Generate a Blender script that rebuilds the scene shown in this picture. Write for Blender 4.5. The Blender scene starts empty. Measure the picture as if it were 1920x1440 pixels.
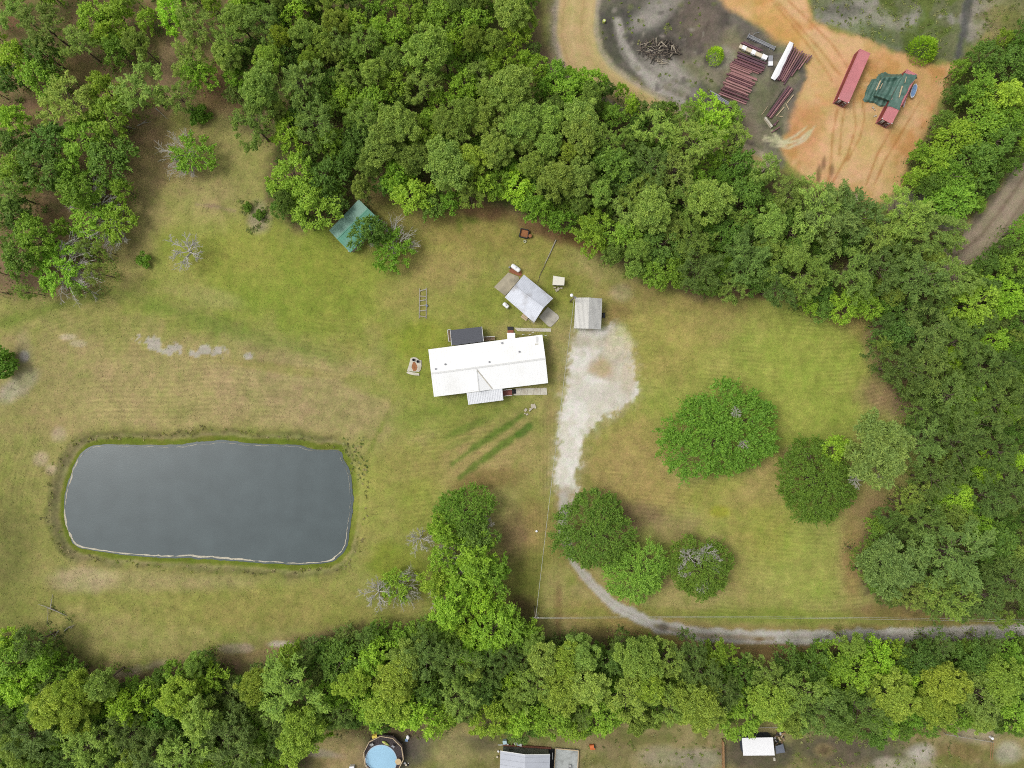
import bpy, math, random
import numpy as np
from mathutils import Vector, Matrix

random.seed(7)
RNG = np.random.default_rng(11)
C = bpy.context.scene.collection
SCN = bpy.context.scene

# ------------------------------------------------------------------ camera, sky, sun, exposure
H = 150.0                 # the drone hovers 150 m up and looks straight down
S = 8.7                   # photo pixels per metre on the ground
cam_d = bpy.data.cameras.new('camera')
cam_d.sensor_width = 36.0
cam_d.lens = 36.0 * S * H / 1920.0
cam_d.clip_start = 1.0
cam_d.clip_end = 6000.0
cam = bpy.data.objects.new('camera', cam_d)
cam.location = (0, 0, H)
cam.rotation_euler = (0, 0, 0)
C.objects.link(cam)
SCN.camera = cam

SUN_EL, SUN_ROT = math.radians(58), math.radians(-78)
world = bpy.data.worlds.new('World')
SCN.world = world
world.use_nodes = True
wn = world.node_tree
wn.nodes.clear()
w_out = wn.nodes.new('ShaderNodeOutputWorld')
w_bg = wn.nodes.new('ShaderNodeBackground')
w_sky = wn.nodes.new('ShaderNodeTexSky')
w_sky.sky_type = 'NISHITA'
w_sky.sun_disc = False
w_sky.sun_elevation = SUN_EL
w_sky.sun_rotation = SUN_ROT
w_sky.dust_density = 4.0
w_hs = wn.nodes.new('ShaderNodeHueSaturation')      # thin overcast: the blue is washed out
w_hs.inputs['Saturation'].default_value = 0.22
w_bg.inputs['Strength'].default_value = 0.15
wn.links.new(w_sky.outputs[0], w_hs.inputs['Color'])
wn.links.new(w_hs.outputs[0], w_bg.inputs['Color'])
wn.links.new(w_bg.outputs[0], w_out.inputs[0])

sun_d = bpy.data.lights.new('sun', 'SUN')
sun_d.energy = 0.85
sun_d.angle = math.radians(16)
sun_d.color = (1.0, 0.965, 0.91)
sun = bpy.data.objects.new('sun', sun_d)
sd = Vector((math.sin(SUN_ROT) * math.cos(SUN_EL), math.cos(SUN_ROT) * math.cos(SUN_EL), math.sin(SUN_EL)))
sun.rotation_euler = sd.to_track_quat('Z', 'Y').to_euler()
sun.location = (-60, 20, 120)
C.objects.link(sun)

SCN.view_settings.view_transform = 'Standard'
SCN.view_settings.look = 'None'
SCN.view_settings.gamma = 1.0
SCN.view_settings.use_curve_mapping = False
SCN.view_settings.exposure = 0.52
SCN.cycles.filter_width = 1.0
SCN.cycles.use_denoising = False
GAIN = 1.60               # picture value of a white matt horizontal surface in this light (sets albedos)

# ------------------------------------------------------------------ helpers
def W(px, py, z=0.0):
    """world point at height z seen at photo pixel (px, py)"""
    k = (H - z) / H / S
    return Vector(((px - 960.0) * k, (720.0 - py) * k, z))

def lin(c):
    c = np.asarray(c, dtype=float) / 255.0
    return np.where(c <= 0.04045, c / 12.92, ((c + 0.055) / 1.055) ** 2.4)

def alb(c, g=None):
    return tuple(np.clip(lin(c) / (GAIN if g is None else g), 0, 0.85))

def tag(o, label=None, cat=None, group=None, kind=None):
    if label: o['label'] = label
    if cat: o['category'] = cat
    if group: o['group'] = group
    if kind: o['kind'] = kind
    return o

def empty(name, loc=(0, 0, 0), rz=0.0, label=None, cat=None, group=None):
    o = bpy.data.objects.new(name, None)
    o.location = loc
    o.rotation_euler = (0, 0, rz)
    o.empty_display_size = 0.3
    C.objects.link(o)
    return tag(o, label, cat, group)

def mesh_np(name, verts, faces, mats, attrs=None, smooth=False, fsize=4):
    """mesh from numpy arrays; faces is (n, fsize)"""
    me = bpy.data.meshes.new(name)
    nv, nf = len(verts), len(faces)
    me.vertices.add(nv)
    me.vertices.foreach_set('co', np.ascontiguousarray(verts, dtype=np.float32).ravel())
    me.loops.add(nf * fsize)
    me.loops.foreach_set('vertex_index', np.ascontiguousarray(faces, dtype=np.int32).ravel())
    me.polygons.add(nf)
    me.polygons.foreach_set('loop_start', np.arange(0, nf * fsize, fsize, dtype=np.int32))
    me.update(calc_edges=True)
    me.validate()
    for m in mats: me.materials.append(m)
    for k, v in (attrs or {}).items():
        if v.ndim == 1:
            a = me.attributes.new(k, 'FLOAT', 'POINT'); a.data.foreach_set('value', v.astype(np.float32))
        else:
            a = me.attributes.new(k, 'FLOAT_COLOR', 'POINT')
            vv = np.ones((len(v), 4), dtype=np.float32); vv[:, :3] = v
            a.data.foreach_set('color', vv.ravel())
    if smooth:
        me.polygons.foreach_set('use_smooth', np.ones(nf, dtype=bool))
    return me

def link(name, me, parent=None, loc=None):
    o = bpy.data.objects.new(name, me)
    C.objects.link(o)
    if parent is not None: o.parent = parent
    if loc is not None: o.location = loc
    return o

class MB:
    """collects simple solids and links them as one mesh object"""
    def __init__(self): self.v = []; self.f = []
    def add(self, vs, fs):
        n = len(self.v)
        self.v += [tuple(p) for p in vs]
        self.f += [tuple(i + n for i in q) for q in fs]
        return self
    def box(self, c, size, rz=0.0, rx=0.0, ry=0.0):
        x, y, z = (s / 2 for s in size)
        m = Matrix.Translation(c) @ Matrix.Rotation(rz, 4, 'Z') @ Matrix.Rotation(ry, 4, 'Y') @ Matrix.Rotation(rx, 4, 'X')
        vs = [m @ Vector(p) for p in ((-x,-y,-z),(x,-y,-z),(x,y,-z),(-x,y,-z),(-x,-y,z),(x,-y,z),(x,y,z),(-x,y,z))]
        return self.add(vs, ((0,3,2,1),(4,5,6,7),(0,1,5,4),(1,2,6,5),(2,3,7,6),(3,0,4,7)))
    def prism(self, pts, z0, z1):
        """vertical prism over counter-clockwise xy points"""
        pts = [(p[0], p[1]) for p in pts]
        a = sum(pts[i][0]*pts[(i+1) % len(pts)][1] - pts[(i+1) % len(pts)][0]*pts[i][1] for i in range(len(pts)))
        if a < 0: pts = pts[::-1]
        n = len(pts)
        vs = [(x, y, z0) for x, y in pts] + [(x, y, z1) for x, y in pts]
        fs = [tuple(range(n))[::-1], tuple(range(n, 2*n))] + [(i, (i+1) % n, n+(i+1) % n, n+i) for i in range(n)]
        return self.add(vs, fs)
    def slab(self, a, b, c, d, t):
        """sheet a b c d (seen from above, any order of turn) with thickness t below"""
        p = [Vector(q) for q in (a, b, c, d)]
        n = (p[1]-p[0]).cross(p[3]-p[0])
        if n.z < 0: p = [p[0], p[3], p[2], p[1]]; n = -n
        n.normalize()
        q = [v - n*t for v in p]
        return self.add(p+q, ((0,1,2,3),(7,6,5,4),(0,4,5,1),(1,5,6,2),(2,6,7,3),(3,7,4,0)))
    def bar(self, a, b, w, h, up=(0, 0, 1)):
        a, b = Vector(a), Vector(b)
        d = (b-a).normalized()
        s = d.cross(Vector(up))
        if s.length < 1e-4: s = d.cross(Vector((1, 0, 0)))
        s.normalize(); u = s.cross(d)
        vs = []
        for e in (a, b):
            for i, j in ((-1,-1),(1,-1),(1,1),(-1,1)): vs.append(e + s*(i*w/2) + u*(j*h/2))
        return self.add(vs, ((3,2,1,0),(4,5,6,7),(0,1,5,4),(1,2,6,5),(2,3,7,6),(3,0,4,7)))
    def tube(self, pts, rads, n=6, cap=True):
        pts = [Vector(p) for p in pts]
        rings = []
        for i, p in enumerate(pts):
            d = (pts[min(i+1, len(pts)-1)] - pts[max(i-1, 0)])
            if d.length < 1e-6: d = Vector((0, 0, 1))
            d.normalize()
            s = d.cross(Vector((0, 0, 1)))
            if s.length < 1e-3: s = Vector((1, 0, 0))
            s.normalize(); u = s.cross(d)
            r = rads[i] if hasattr(rads, '__len__') else rads
            rings.append([p + (s*math.cos(2*math.pi*k/n) + u*math.sin(2*math.pi*k/n))*r for k in range(n)])
        vs = [v for r in rings for v in r]
        fs = []
        for i in range(len(rings)-1):
            for k in range(n):
                fs.append((i*n+k, i*n+(k+1) % n, (i+1)*n+(k+1) % n, (i+1)*n+k))
        if cap:
            fs.append(tuple(range(n))[::-1]); fs.append(tuple((len(rings)-1)*n+k for k in range(n)))
        return self.add(vs, fs)
    def lathe(self, c, prof, n=16):
        """closed profile of (radius, z) turned round a vertical axis at c"""
        c = Vector(c); m = len(prof)
        vs = [c + Vector((r*math.cos(2*math.pi*k/n), r*math.sin(2*math.pi*k/n), z)) for r, z in prof for k in range(n)]
        fs = []
        for i in range(m-1):
            for k in range(n):
                fs.append((i*n+k, i*n+(k+1) % n, (i+1)*n+(k+1) % n, (i+1)*n+k))
        fs.append(tuple((m-1)*n+k for k in range(n)))
        fs.append(tuple(range(n))[::-1])
        return self.add(vs, fs)
    def ball(self, c, r, n=8, m=6):
        rx, ry, rz = (r, r, r) if not hasattr(r, '__len__') else r
        c = Vector(c); vs = [c + Vector((0, 0, rz))]
        for i in range(1, m):
            t = math.pi*i/m
            for k in range(n):
                vs.append(c + Vector((rx*math.sin(t)*math.cos(2*math.pi*k/n), ry*math.sin(t)*math.sin(2*math.pi*k/n), rz*math.cos(t))))
        vs.append(c - Vector((0, 0, rz)))
        fs = [(0, 1+k, 1+(k+1) % n) for k in range(n)]
        for i in range(m-2):
            for k in range(n):
                fs.append((1+i*n+k, 1+(i+1)*n+k, 1+(i+1)*n+(k+1) % n, 1+i*n+(k+1) % n))
        e = len(vs)-1; b = 1+(m-2)*n
        fs += [(e, b+(k+1) % n, b+k) for k in range(n)]
        return self.add(vs, fs)
    def mesh(self, name, m, smooth=False):
        me = bpy.data.meshes.new(name)
        me.from_pydata([tuple(p) for p in self.v], [], self.f)
        me.materials.append(m)
        me.update()
        if smooth:
            for p in me.polygons: p.use_smooth = True
        return me
    def build(self, name, m, parent=None, smooth=False):
        o = link(name, self.mesh(name, m, smooth))
        if parent is not None:
            o.parent = parent
            # the shapes are given in world coordinates: undo the parent's own place
            o.matrix_parent_inverse = parent_matrix(parent).inverted()
        return o

def parent_matrix(o):
    m = Matrix.Translation(o.location) @ o.rotation_euler.to_matrix().to_4x4()
    if o.parent is not None:
        m = parent_matrix(o.parent) @ o.matrix_parent_inverse @ m
    return m

# ------------------------------------------------------------------ materials
def nodes_of(name):
    m = bpy.data.materials.new(name)
    m.use_nodes = True
    nt = m.node_tree
    return m, nt, nt.nodes['Principled BSDF']

def mat(name, rgb, rough=0.7, var=0.15, scale=1.5, metal=0.0, bump=0.0, stain=None, stain_amt=0.3, stretch=None, spec=0.4):
    """matt or glossy surface with uneven colour; rgb is a photo (sRGB) colour"""
    m, nt, b = nodes_of(name)
    base = alb(rgb)
    tc = nt.nodes.new('ShaderNodeTexCoord')
    src = tc.outputs['Object']
    if stretch:
        mp = nt.nodes.new('ShaderNodeMapping'); mp.inputs['Scale'].default_value = stretch
        nt.links.new(src, mp.inputs[0]); src = mp.outputs[0]
    nz = nt.nodes.new('ShaderNodeTexNoise'); nz.inputs['Scale'].default_value = scale; nz.inputs['Detail'].default_value = 5
    nt.links.new(src, nz.inputs['Vector'])
    mr = nt.nodes.new('ShaderNodeMapRange')
    mr.inputs['From Min'].default_value = 0.3; mr.inputs['From Max'].default_value = 0.7
    mr.inputs['To Min'].default_value = 1-var; mr.inputs['To Max'].default_value = 1+var
    nt.links.new(nz.outputs['Fac'], mr.inputs['Value'])
    mul = nt.nodes.new('ShaderNodeVectorMath'); mul.operation = 'SCALE'
    mul.inputs[0].default_value = base
    nt.links.new(mr.outputs[0], mul.inputs['Scale'])
    col = mul.outputs[0]
    if stain:
        n2 = nt.nodes.new('ShaderNodeTexNoise'); n2.inputs['Scale'].default_value = scale*0.35; n2.inputs['Detail'].default_value = 7
        nt.links.new(src, n2.inputs['Vector'])
        r2 = nt.nodes.new('ShaderNodeMapRange'); r2.inputs['From Min'].default_value = 0.5; r2.inputs['From Max'].default_value = 0.72
        r2.inputs['To Max'].default_value = stain_amt
        nt.links.new(n2.outputs['Fac'], r2.inputs['Value'])
        mx = nt.nodes.new('ShaderNodeMix'); mx.data_type = 'RGBA'
        nt.links.new(r2.outputs[0], mx.inputs[0]); nt.links.new(col, mx.inputs[6]); mx.inputs[7].default_value = (*alb(stain), 1)
        col = mx.outputs[2]
    nt.links.new(col, b.inputs['Base Color'])
    b.inputs['Roughness'].default_value = rough
    b.inputs['Metallic'].default_value = metal
    b.inputs['Specular IOR Level'].default_value = spec
    if bump:
        bp = nt.nodes.new('ShaderNodeBump'); bp.inputs['Strength'].default_value = bump; bp.inputs['Distance'].default_value = 0.05
        nt.links.new(nz.outputs['Fac'], bp.inputs['Height']); nt.links.new(bp.outputs[0], b.inputs['Normal'])
    return m

def leaf_mat(name, translucency=0.3, rough=0.6):
    """leaf colour = the tree's own colour, uneven from clump to clump"""
    m, nt, b = nodes_of(name)
    oi = nt.nodes.new('ShaderNodeObjectInfo')
    at = nt.nodes.new('ShaderNodeAttribute'); at.attribute_name = 'tint'
    ramp = nt.nodes.new('ShaderNodeMix'); ramp.data_type = 'RGBA'
    ramp.inputs[6].default_value = (0.72, 0.80, 0.80, 1); ramp.inputs[7].default_value = (1.32, 1.22, 1.0, 1)
    nt.links.new(at.outputs['Fac'], ramp.inputs[0])
    mul = nt.nodes.new('ShaderNodeMix'); mul.data_type = 'RGBA'; mul.blend_type = 'MULTIPLY'; mul.inputs[0].default_value = 1
    nt.links.new(oi.outputs['Color'], mul.inputs[6]); nt.links.new(ramp.outputs[2], mul.inputs[7])
    nt.links.new(mul.outputs[2], b.inputs['Base Color'])
    b.inputs['Roughness'].default_value = rough
    b.inputs['Specular IOR Level'].default_value = 0.25
    tr = nt.nodes.new('ShaderNodeBsdfTranslucent')
    nt.links.new(mul.outputs[2], tr.inputs['Color'])
    mx = nt.nodes.new('ShaderNodeMixShader'); mx.inputs[0].default_value = translucency
    out = [n for n in nt.nodes if n.type == 'OUTPUT_MATERIAL'][0]
    nt.links.new(b.outputs[0], mx.inputs[1]); nt.links.new(tr.outputs[0], mx.inputs[2])
    nt.links.new(mx.outputs[0], out.inputs[0])
    return m

def ground_mat():
    m, nt, b = nodes_of('soil_and_grass')
    tc = nt.nodes.new('ShaderNodeTexCoord')
    at = nt.nodes.new('ShaderNodeAttribute'); at.attribute_name = 'base'
    rg = nt.nodes.new('ShaderNodeAttribute'); rg.attribute_name = 'rough'
    ph = nt.nodes.new('ShaderNodeAttribute'); ph.attribute_name = 'mow'
    am = nt.nodes.new('ShaderNodeAttribute'); am.attribute_name = 'mowamp'
    def noise(scale, detail=4, rough=0.6):
        n = nt.nodes.new('ShaderNodeTexNoise'); n.inputs['Scale'].default_value = scale
        n.inputs['Detail'].default_value = detail; n.inputs['Roughness'].default_value = rough
        nt.links.new(tc.outputs['Object'], n.inputs['Vector']); return n
    def math_(op, a, c=None, d=None):
        n = nt.nodes.new('ShaderNodeMath'); n.operation = op
        for i, v in enumerate((a, c, d)):
            if v is None: continue
            if isinstance(v, (int, float)): n.inputs[i].default_value = v
            else: nt.links.new(v, n.inputs[i])
        return n.outputs[0]
    n1 = noise(2.6, 7, 0.8); n2 = noise(0.55, 5, 0.65); n3 = noise(0.13, 3)
    # value variation
    v = math_('MULTIPLY_ADD', math_('SUBTRACT', n1.outputs['Fac'], 0.5), 1.7, 1.0)
    v = math_('MULTIPLY_ADD', math_('SUBTRACT', n2.outputs['Fac'], 0.5), 0.55, v)
    d1 = math_('MULTIPLY', math_('SUBTRACT', v, 1.0), rg.outputs['Fac'])
    st = math_('MULTIPLY', math_('SINE', math_('MULTIPLY_ADD', math_('SUBTRACT', n2.outputs['Fac'], 0.5), 3.0, ph.outputs['Fac'])), am.outputs['Fac'])
    st = math_('MULTIPLY', st, math_('MULTIPLY_ADD', n3.outputs['Fac'], 1.6, 0.0))
    val = math_('MAXIMUM', math_('ADD', math_('ADD', d1, 1.0), st), 0.25)
    # hue drift between straw and green
    hue = nt.nodes.new('ShaderNodeMix'); hue.data_type = 'RGBA'
    hue.inputs[6].default_value = (1.08, 1.0, 1.06, 1); hue.inputs[7].default_value = (0.92, 1.0, 0.88, 1)
    mr = nt.nodes.new('ShaderNodeMapRange'); mr.inputs['From Min'].default_value = 0.35; mr.inputs['From Max'].default_value = 0.65
    n4 = noise(0.75, 8, 0.78)
    nt.links.new(n4.outputs['Fac'], mr.inputs['Value']); nt.links.new(mr.outputs[0], hue.inputs[0])
    mul = nt.nodes.new('ShaderNodeMix'); mul.data_type = 'RGBA'; mul.blend_type = 'MULTIPLY'; mul.inputs[0].default_value = 1
    nt.links.new(at.outputs['Color'], mul.inputs[6]); nt.links.new(hue.outputs[2], mul.inputs[7])
    sc = nt.nodes.new('ShaderNodeVectorMath'); sc.operation = 'SCALE'
    nt.links.new(mul.outputs[2], sc.inputs[0]); nt.links.new(val, sc.inputs['Scale'])
    nt.links.new(sc.outputs[0], b.inputs['Base Color'])
    b.inputs['Roughness'].default_value = 0.95
    b.inputs['Specular IOR Level'].default_value = 0.1
    bp = nt.nodes.new('ShaderNodeBump'); bp.inputs['Strength'].default_value = 0.6; bp.inputs['Distance'].default_value = 0.12
    nt.links.new(n1.outputs['Fac'], bp.inputs['Height']); nt.links.new(bp.outputs[0], b.inputs['Normal'])
    return m

def water_mat(name, rgb, rough=0.12, ripple=0.25, scale=2.5):
    m, nt, b = nodes_of(name)
    b.inputs['Base Color'].default_value = (*alb(rgb), 1)
    b.inputs['Roughness'].default_value = rough
    b.inputs['IOR'].default_value = 1.33
    tc = nt.nodes.new('ShaderNodeTexCoord')
    nz = nt.nodes.new('ShaderNodeTexNoise'); nz.inputs['Scale'].default_value = scale; nz.inputs['Detail'].default_value = 5
    n2 = nt.nodes.new('ShaderNodeTexNoise'); n2.inputs['Scale'].default_value = scale*0.05; n2.inputs['Detail'].default_value = 3
    nt.links.new(tc.outputs['Object'], nz.inputs['Vector']); nt.links.new(tc.outputs['Object'], n2.inputs['Vector'])
    ad = nt.nodes.new('ShaderNodeMath'); ad.operation = 'MULTIPLY_ADD'; ad.inputs[1].default_value = 0.45
    nt.links.new(nz.outputs['Fac'], ad.inputs[0]); nt.links.new(n2.outputs['Fac'], ad.inputs[2])
    mr = nt.nodes.new('ShaderNodeMapRange'); mr.inputs['From Min'].default_value = 0.4; mr.inputs['From Max'].default_value = 1.05
    mr.inputs['To Min'].default_value = 0.86; mr.inputs['To Max'].default_value = 1.14  # murk, plus the light and dark of ripples put into the colour
    nt.links.new(ad.outputs[0], mr.inputs['Value'])
    sc = nt.nodes.new('ShaderNodeVectorMath'); sc.operation = 'SCALE'; sc.inputs[0].default_value = alb(rgb)
    nt.links.new(mr.outputs[0], sc.inputs['Scale']); nt.links.new(sc.outputs[0], b.inputs['Base Color'])
    bp = nt.nodes.new('ShaderNodeBump'); bp.inputs['Strength'].default_value = ripple; bp.inputs['Distance'].default_value = 0.05
    nt.links.new(nz.outputs['Fac'], bp.inputs['Height']); nt.links.new(bp.outputs[0], b.inputs['Normal'])
    return m
# ------------------------------------------------------------------ ground: one fine sheet, cut by what covers it
_TAB = RNG.random((256, 256))
def vnoise(x, y, ox=0.0):
    x = x + ox*17.3; y = y + ox*9.1
    xi = np.floor(x).astype(int); yi = np.floor(y).astype(int)
    fx = x-xi; fy = y-yi
    fx = fx*fx*(3-2*fx); fy = fy*fy*(3-2*fy)
    t = lambda i, j: _TAB[i & 255, j & 255]
    return (t(xi, yi)*(1-fx)+t(xi+1, yi)*fx)*(1-fy) + (t(xi, yi+1)*(1-fx)+t(xi+1, yi+1)*fx)*fy
def fbm(x, y, sc, ox=0.0, oct_=4):
    s = 0; a = 1; tot = 0
    for i in range(oct_):
        s = s + a*vnoise(x/sc*2**i, y/sc*2**i, ox+i*1.7); tot += a; a *= 0.55
    return s/tot
def sst(a, b, x):
    t = np.clip((x-a)/(b-a), 0, 1); return t*t*(3-2*t)
def sdf(poly, X, Y):
    """signed distance to a polygon, negative inside"""
    p = np.array(poly, dtype=float); q = np.roll(p, -1, axis=0)
    d = np.full(X.shape, 1e9); ins = np.zeros(X.shape, dtype=bool)
    for (ax, ay), (bx, by) in zip(p, q):
        ex, ey = bx-ax, by-ay
        t = np.clip(((X-ax)*ex+(Y-ay)*ey)/(ex*ex+ey*ey+1e-9), 0, 1)
        d = np.minimum(d, (X-ax-t*ex)**2+(Y-ay-t*ey)**2)
        if ay != by:
            c = ((ay > Y) != (by > Y)) & (X < (bx-ax)*(Y-ay)/(by-ay)+ax)
            ins ^= c
    d = np.sqrt(d)
    return np.where(ins, -d, d)
def band(pts, X, Y):
    """distance to a polyline minus its local half width (points are x, y, half width)"""
    d = np.full(X.shape, 1e9)
    for (ax, ay, aw), (bx, by, bw) in zip(pts[:-1], pts[1:]):
        ex, ey = bx-ax, by-ay
        t = np.clip(((X-ax)*ex+(Y-ay)*ey)/(ex*ex+ey*ey+1e-9), 0, 1)
        d = np.minimum(d, np.hypot(X-ax-t*ex, Y-ay-t*ey) - (aw+t*(bw-aw)))
    return d
def inside(poly, x, y):
    r = False
    for (ax, ay), (bx, by) in zip(poly, poly[1:]+poly[:1]):
        if (ay > y) != (by > y) and x < (bx-ax)*(y-ay)/(by-ay)+ax: r = not r
    return r

POND = [(122,965),(124,930),(130,905),(140,878),(150,858),(168,843),(185,837),(230,836),(300,838),(362,836),(374,832),(430,831),(462,835),(520,836),(560,838),(586,845),(632,847),(640,862),(652,885),(657,915),(656,960),(650,1000),(645,1025),(632,1042),(612,1052),(560,1056),(500,1053),(430,1047),(380,1043),(300,1042),(240,1038),(190,1032),(155,1026),(138,1015),(128,992)]
F_NORTH = [(440,-90),(1008,-90),(1000,0),(985,85),(1040,110),(1130,150),(1195,190),(1300,195),(1385,212),(1390,290),(1500,345),(1600,368),(1650,388),(1740,375),(1800,440),(1795,520),(1700,560),(1660,580),(1560,585),(1440,545),(1330,552),(1250,535),(1180,500),(1110,465),(1060,425),(960,395),(880,372),(790,388),(735,365),(700,335),(645,395),(560,425),(515,385),(498,335),(520,262),(440,232),(430,150)]
F_NW = [(-90,-90),(440,-90),(430,150),(400,185),(330,205),(285,215),(245,270),(228,370),(215,450),(150,545),(60,550),(-90,545)]
F_SOUTH = [(-90,1205),(40,1200),(100,1232),(160,1282),(240,1302),(300,1258),(400,1240),(440,1285),(500,1250),(560,1215),(640,1195),(700,1182),(800,1178),(850,1150),(900,1165),(990,1168),(1010,1200),(1130,1195),(1290,1225),(1430,1258),(1510,1232),(1600,1210),(1750,1208),(2010,1203),(2010,1375),(1800,1352),(1700,1362),(1640,1382),(1540,1372),(1480,1352),(1360,1350),(1280,1342),(1180,1372),(1080,1372),(940,1382),(880,1342),(800,1342),(700,1372),(640,1350),(580,1392),(540,1445),(520,1520),(-90,1520)]
F_NE = [(1850,90),(1900,60),(2010,20),(2010,250),(1880,330),(1835,395),(1760,400),(1712,345),(1722,290),(1780,190),(1785,130)]
F_EAST = [(1655,580),(1700,560),(1795,520),(1880,470),(2010,380),(2010,1165),(1900,1163),(1790,1152),(1690,1130),(1630,1110),(1612,1050),(1645,990),(1730,900),(1712,760),(1655,700),(1648,640)]
CLAY = [(1350,-120),(1350,0),(1392,32),(1436,56),(1475,82),(1512,108),(1512,150),(1490,205),(1478,245),(1462,280),(1480,310),(1530,350),(1600,372),(1640,388),(1690,355),(1705,300),(1742,232),(1778,160),(1792,122),(1740,118),(1700,106),(1660,92),(1610,68),(1560,58),(1522,40),(1515,0),(1500,-120)]
CHAR = [(1112,-120),(1118,20),(1128,70),(1152,120),(1205,162),(1290,196),(1380,220),(1400,285),(1465,310),(1500,240),(1515,130),(1475,82),(1430,52),(1380,20),(1350,-120)]
DRIVE = [(1080,612),(1150,612),(1178,650),(1192,690),(1190,742),(1160,772),(1120,796),(1098,822),(1087,868),(1081,915),(1072,955),(1060,985),(1048,962),(1040,915),(1043,850),(1048,785),(1056,725),(1066,668),(1078,640)]
LANE = [(1056,930,10),(1056,1000,8),(1076,1055,6),(1110,1097,7),(1158,1140,11),(1228,1172,12),(1320,1191,13),(1500,1196,12),(1700,1190,13),(1920,1184,14),(2060,1180,15)]
SANDROAD = [(1090,-140,40),(1083,0,38),(1078,60,38),(1090,108,37),(1122,145,31),(1165,172,27),(1222,202,23),(1300,250,20),(1420,305,16)]
TRACK = [(2060,170,30),(1985,255,30),(1925,335,30),(1884,395,28),(1842,448,30),(1800,480,34),(1760,505,36)]
BACKYARD = [(-120,1480),(540,1445),(600,1385),(700,1365),(940,1378),(1300,1345),(1500,1350),(1800,1350),(2060,1375),(2060,1620),(-120,1620)]

GX0, GX1, GY0, GY1, GSTEP = -130.0, 2050.0, -130.0, 1570.0, 3.4
gx = np.arange(GX0, GX1+1e-6, GSTEP); gy = np.arange(GY0, GY1+1e-6, GSTEP)
NX, NY = len(gx), len(gy)
X, Y = np.meshgrid(gx, gy)           # photo-pixel coordinates of the ground
N_a = fbm(X, Y, 160, 1); N_b = fbm(X, Y, 60, 2); N_c = fbm(X, Y, 22, 3); N_d = fbm(X, Y, 10, 4, 3)
Wv = (N_c-0.5)*2; Wd = (N_d-0.5)*2; Wb = (N_b-0.5)*2
COL = np.zeros((NY, NX, 3)); ROUGH = np.full((NY, NX), 0.8)
COL[:] = lin((150,144,84))
def paint(mask, rgb, rough=None):
    global COL, ROUGH
    m = np.clip(mask, 0, 1)[..., None]
    COL = COL*(1-m) + lin(rgb)*m
    if rough is not None: ROUGH = ROUGH*(1-m[..., 0]) + rough*m[..., 0]
def blob(cx, cy, rx, ry, rgb, k=1.0, rot=0.0, edge=0.5, warp=0.35, rough=None):
    c, s = math.cos(math.radians(rot)), math.sin(math.radians(rot))
    dx, dy = X-cx, Y-cy
    u = (dx*c+dy*s)/rx; v = (-dx*s+dy*c)/ry
    r = np.hypot(u, v) + Wb*warp + Wv*warp*0.6
    paint(sst(1+edge, 1-edge, r)*k, rgb, rough)
def streak(pts, rgb, k=1.0, soft=6, warp=5, rough=None):
    d = band(pts, X, Y) + Wv*warp + Wd*warp*0.6
    paint(sst(soft, -soft, d)*k, rgb, rough)

# broad drift between straw and green over all the lawns
paint(sst(0.42, 0.62, N_a)*0.7, (163,150,98)); paint(sst(0.5, 0.7, fbm(X, Y, 90, 8))*0.6, (136,142,66))
paint(sst(0.5, 0.68, fbm(X, Y, 34, 12))*0.35, (158,146,96))
paint(sst(0.52, 0.7, fbm(X, Y, 26, 15))*0.35, (126,136,62))
TAN, STRAW, OLIVE, GREEN, DEEP = (168,150,106), (160,147,98), (146,143,78), (136,147,60), (108,124,52)
# left field
blob(330,730,330,90,TAN,.75,0); blob(90,760,110,160,(162,146,100),.7,0); blob(560,740,170,80,(163,146,104),.7,12); blob(700,760,60,110,(160,145,100),.6,20)
blob(60,1000,80,260,(140,136,78),.7,0); blob(15,1040,45,140,(108,108,60),.7,0); blob(380,1120,330,55,(145,143,76),.8,0); blob(300,1085,200,22,(165,148,108),.6,0)
blob(150,1085,60,24,(178,160,128),.6,0); blob(520,1145,180,35,(150,140,80),.6,0)
blob(520,520,230,90,GREEN,.9,14); blob(640,560,120,100,(138,144,64),.7,10); blob(420,470,150,70,(150,150,72),.7,0); blob(600,480,80,60,(140,146,62),.7,0)
blob(390,555,60,18,(164,156,100),.6,12); blob(330,520,70,30,(158,150,88),.5,20)
blob(330,380,110,50,(160,152,92),.8,10); blob(400,330,90,60,(160,146,98),.8,30); blob(290,300,60,80,(146,126,88),.8,20); blob(260,430,40,90,(140,124,86),.7,10)
blob(440,300,60,60,(155,146,90),.7,0); blob(230,520,40,40,(150,142,84),.6)
streak([(225,548,5),(300,575,12),(390,605,15),(480,632,14),(560,655,10),(640,672,4)], (110,128,54), .6, 16, 10)
streak([(-120,625,8),(0,608,10),(70,585,9),(150,562,7),(215,548,4)], (114,128,54), .65, 9, 5)
streak([(640,672,6),(700,640,10),(750,590,14),(770,545,16)], (150,146,78), .6, 14, 10)
streak([(690,850,3),(720,790,3),(745,740,4)], (112,122,50), .7, 6, 5)
blob(680,720,40,14,(130,138,62),.6,20); blob(520,690,120,10,(150,142,80),.6,8)
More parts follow.
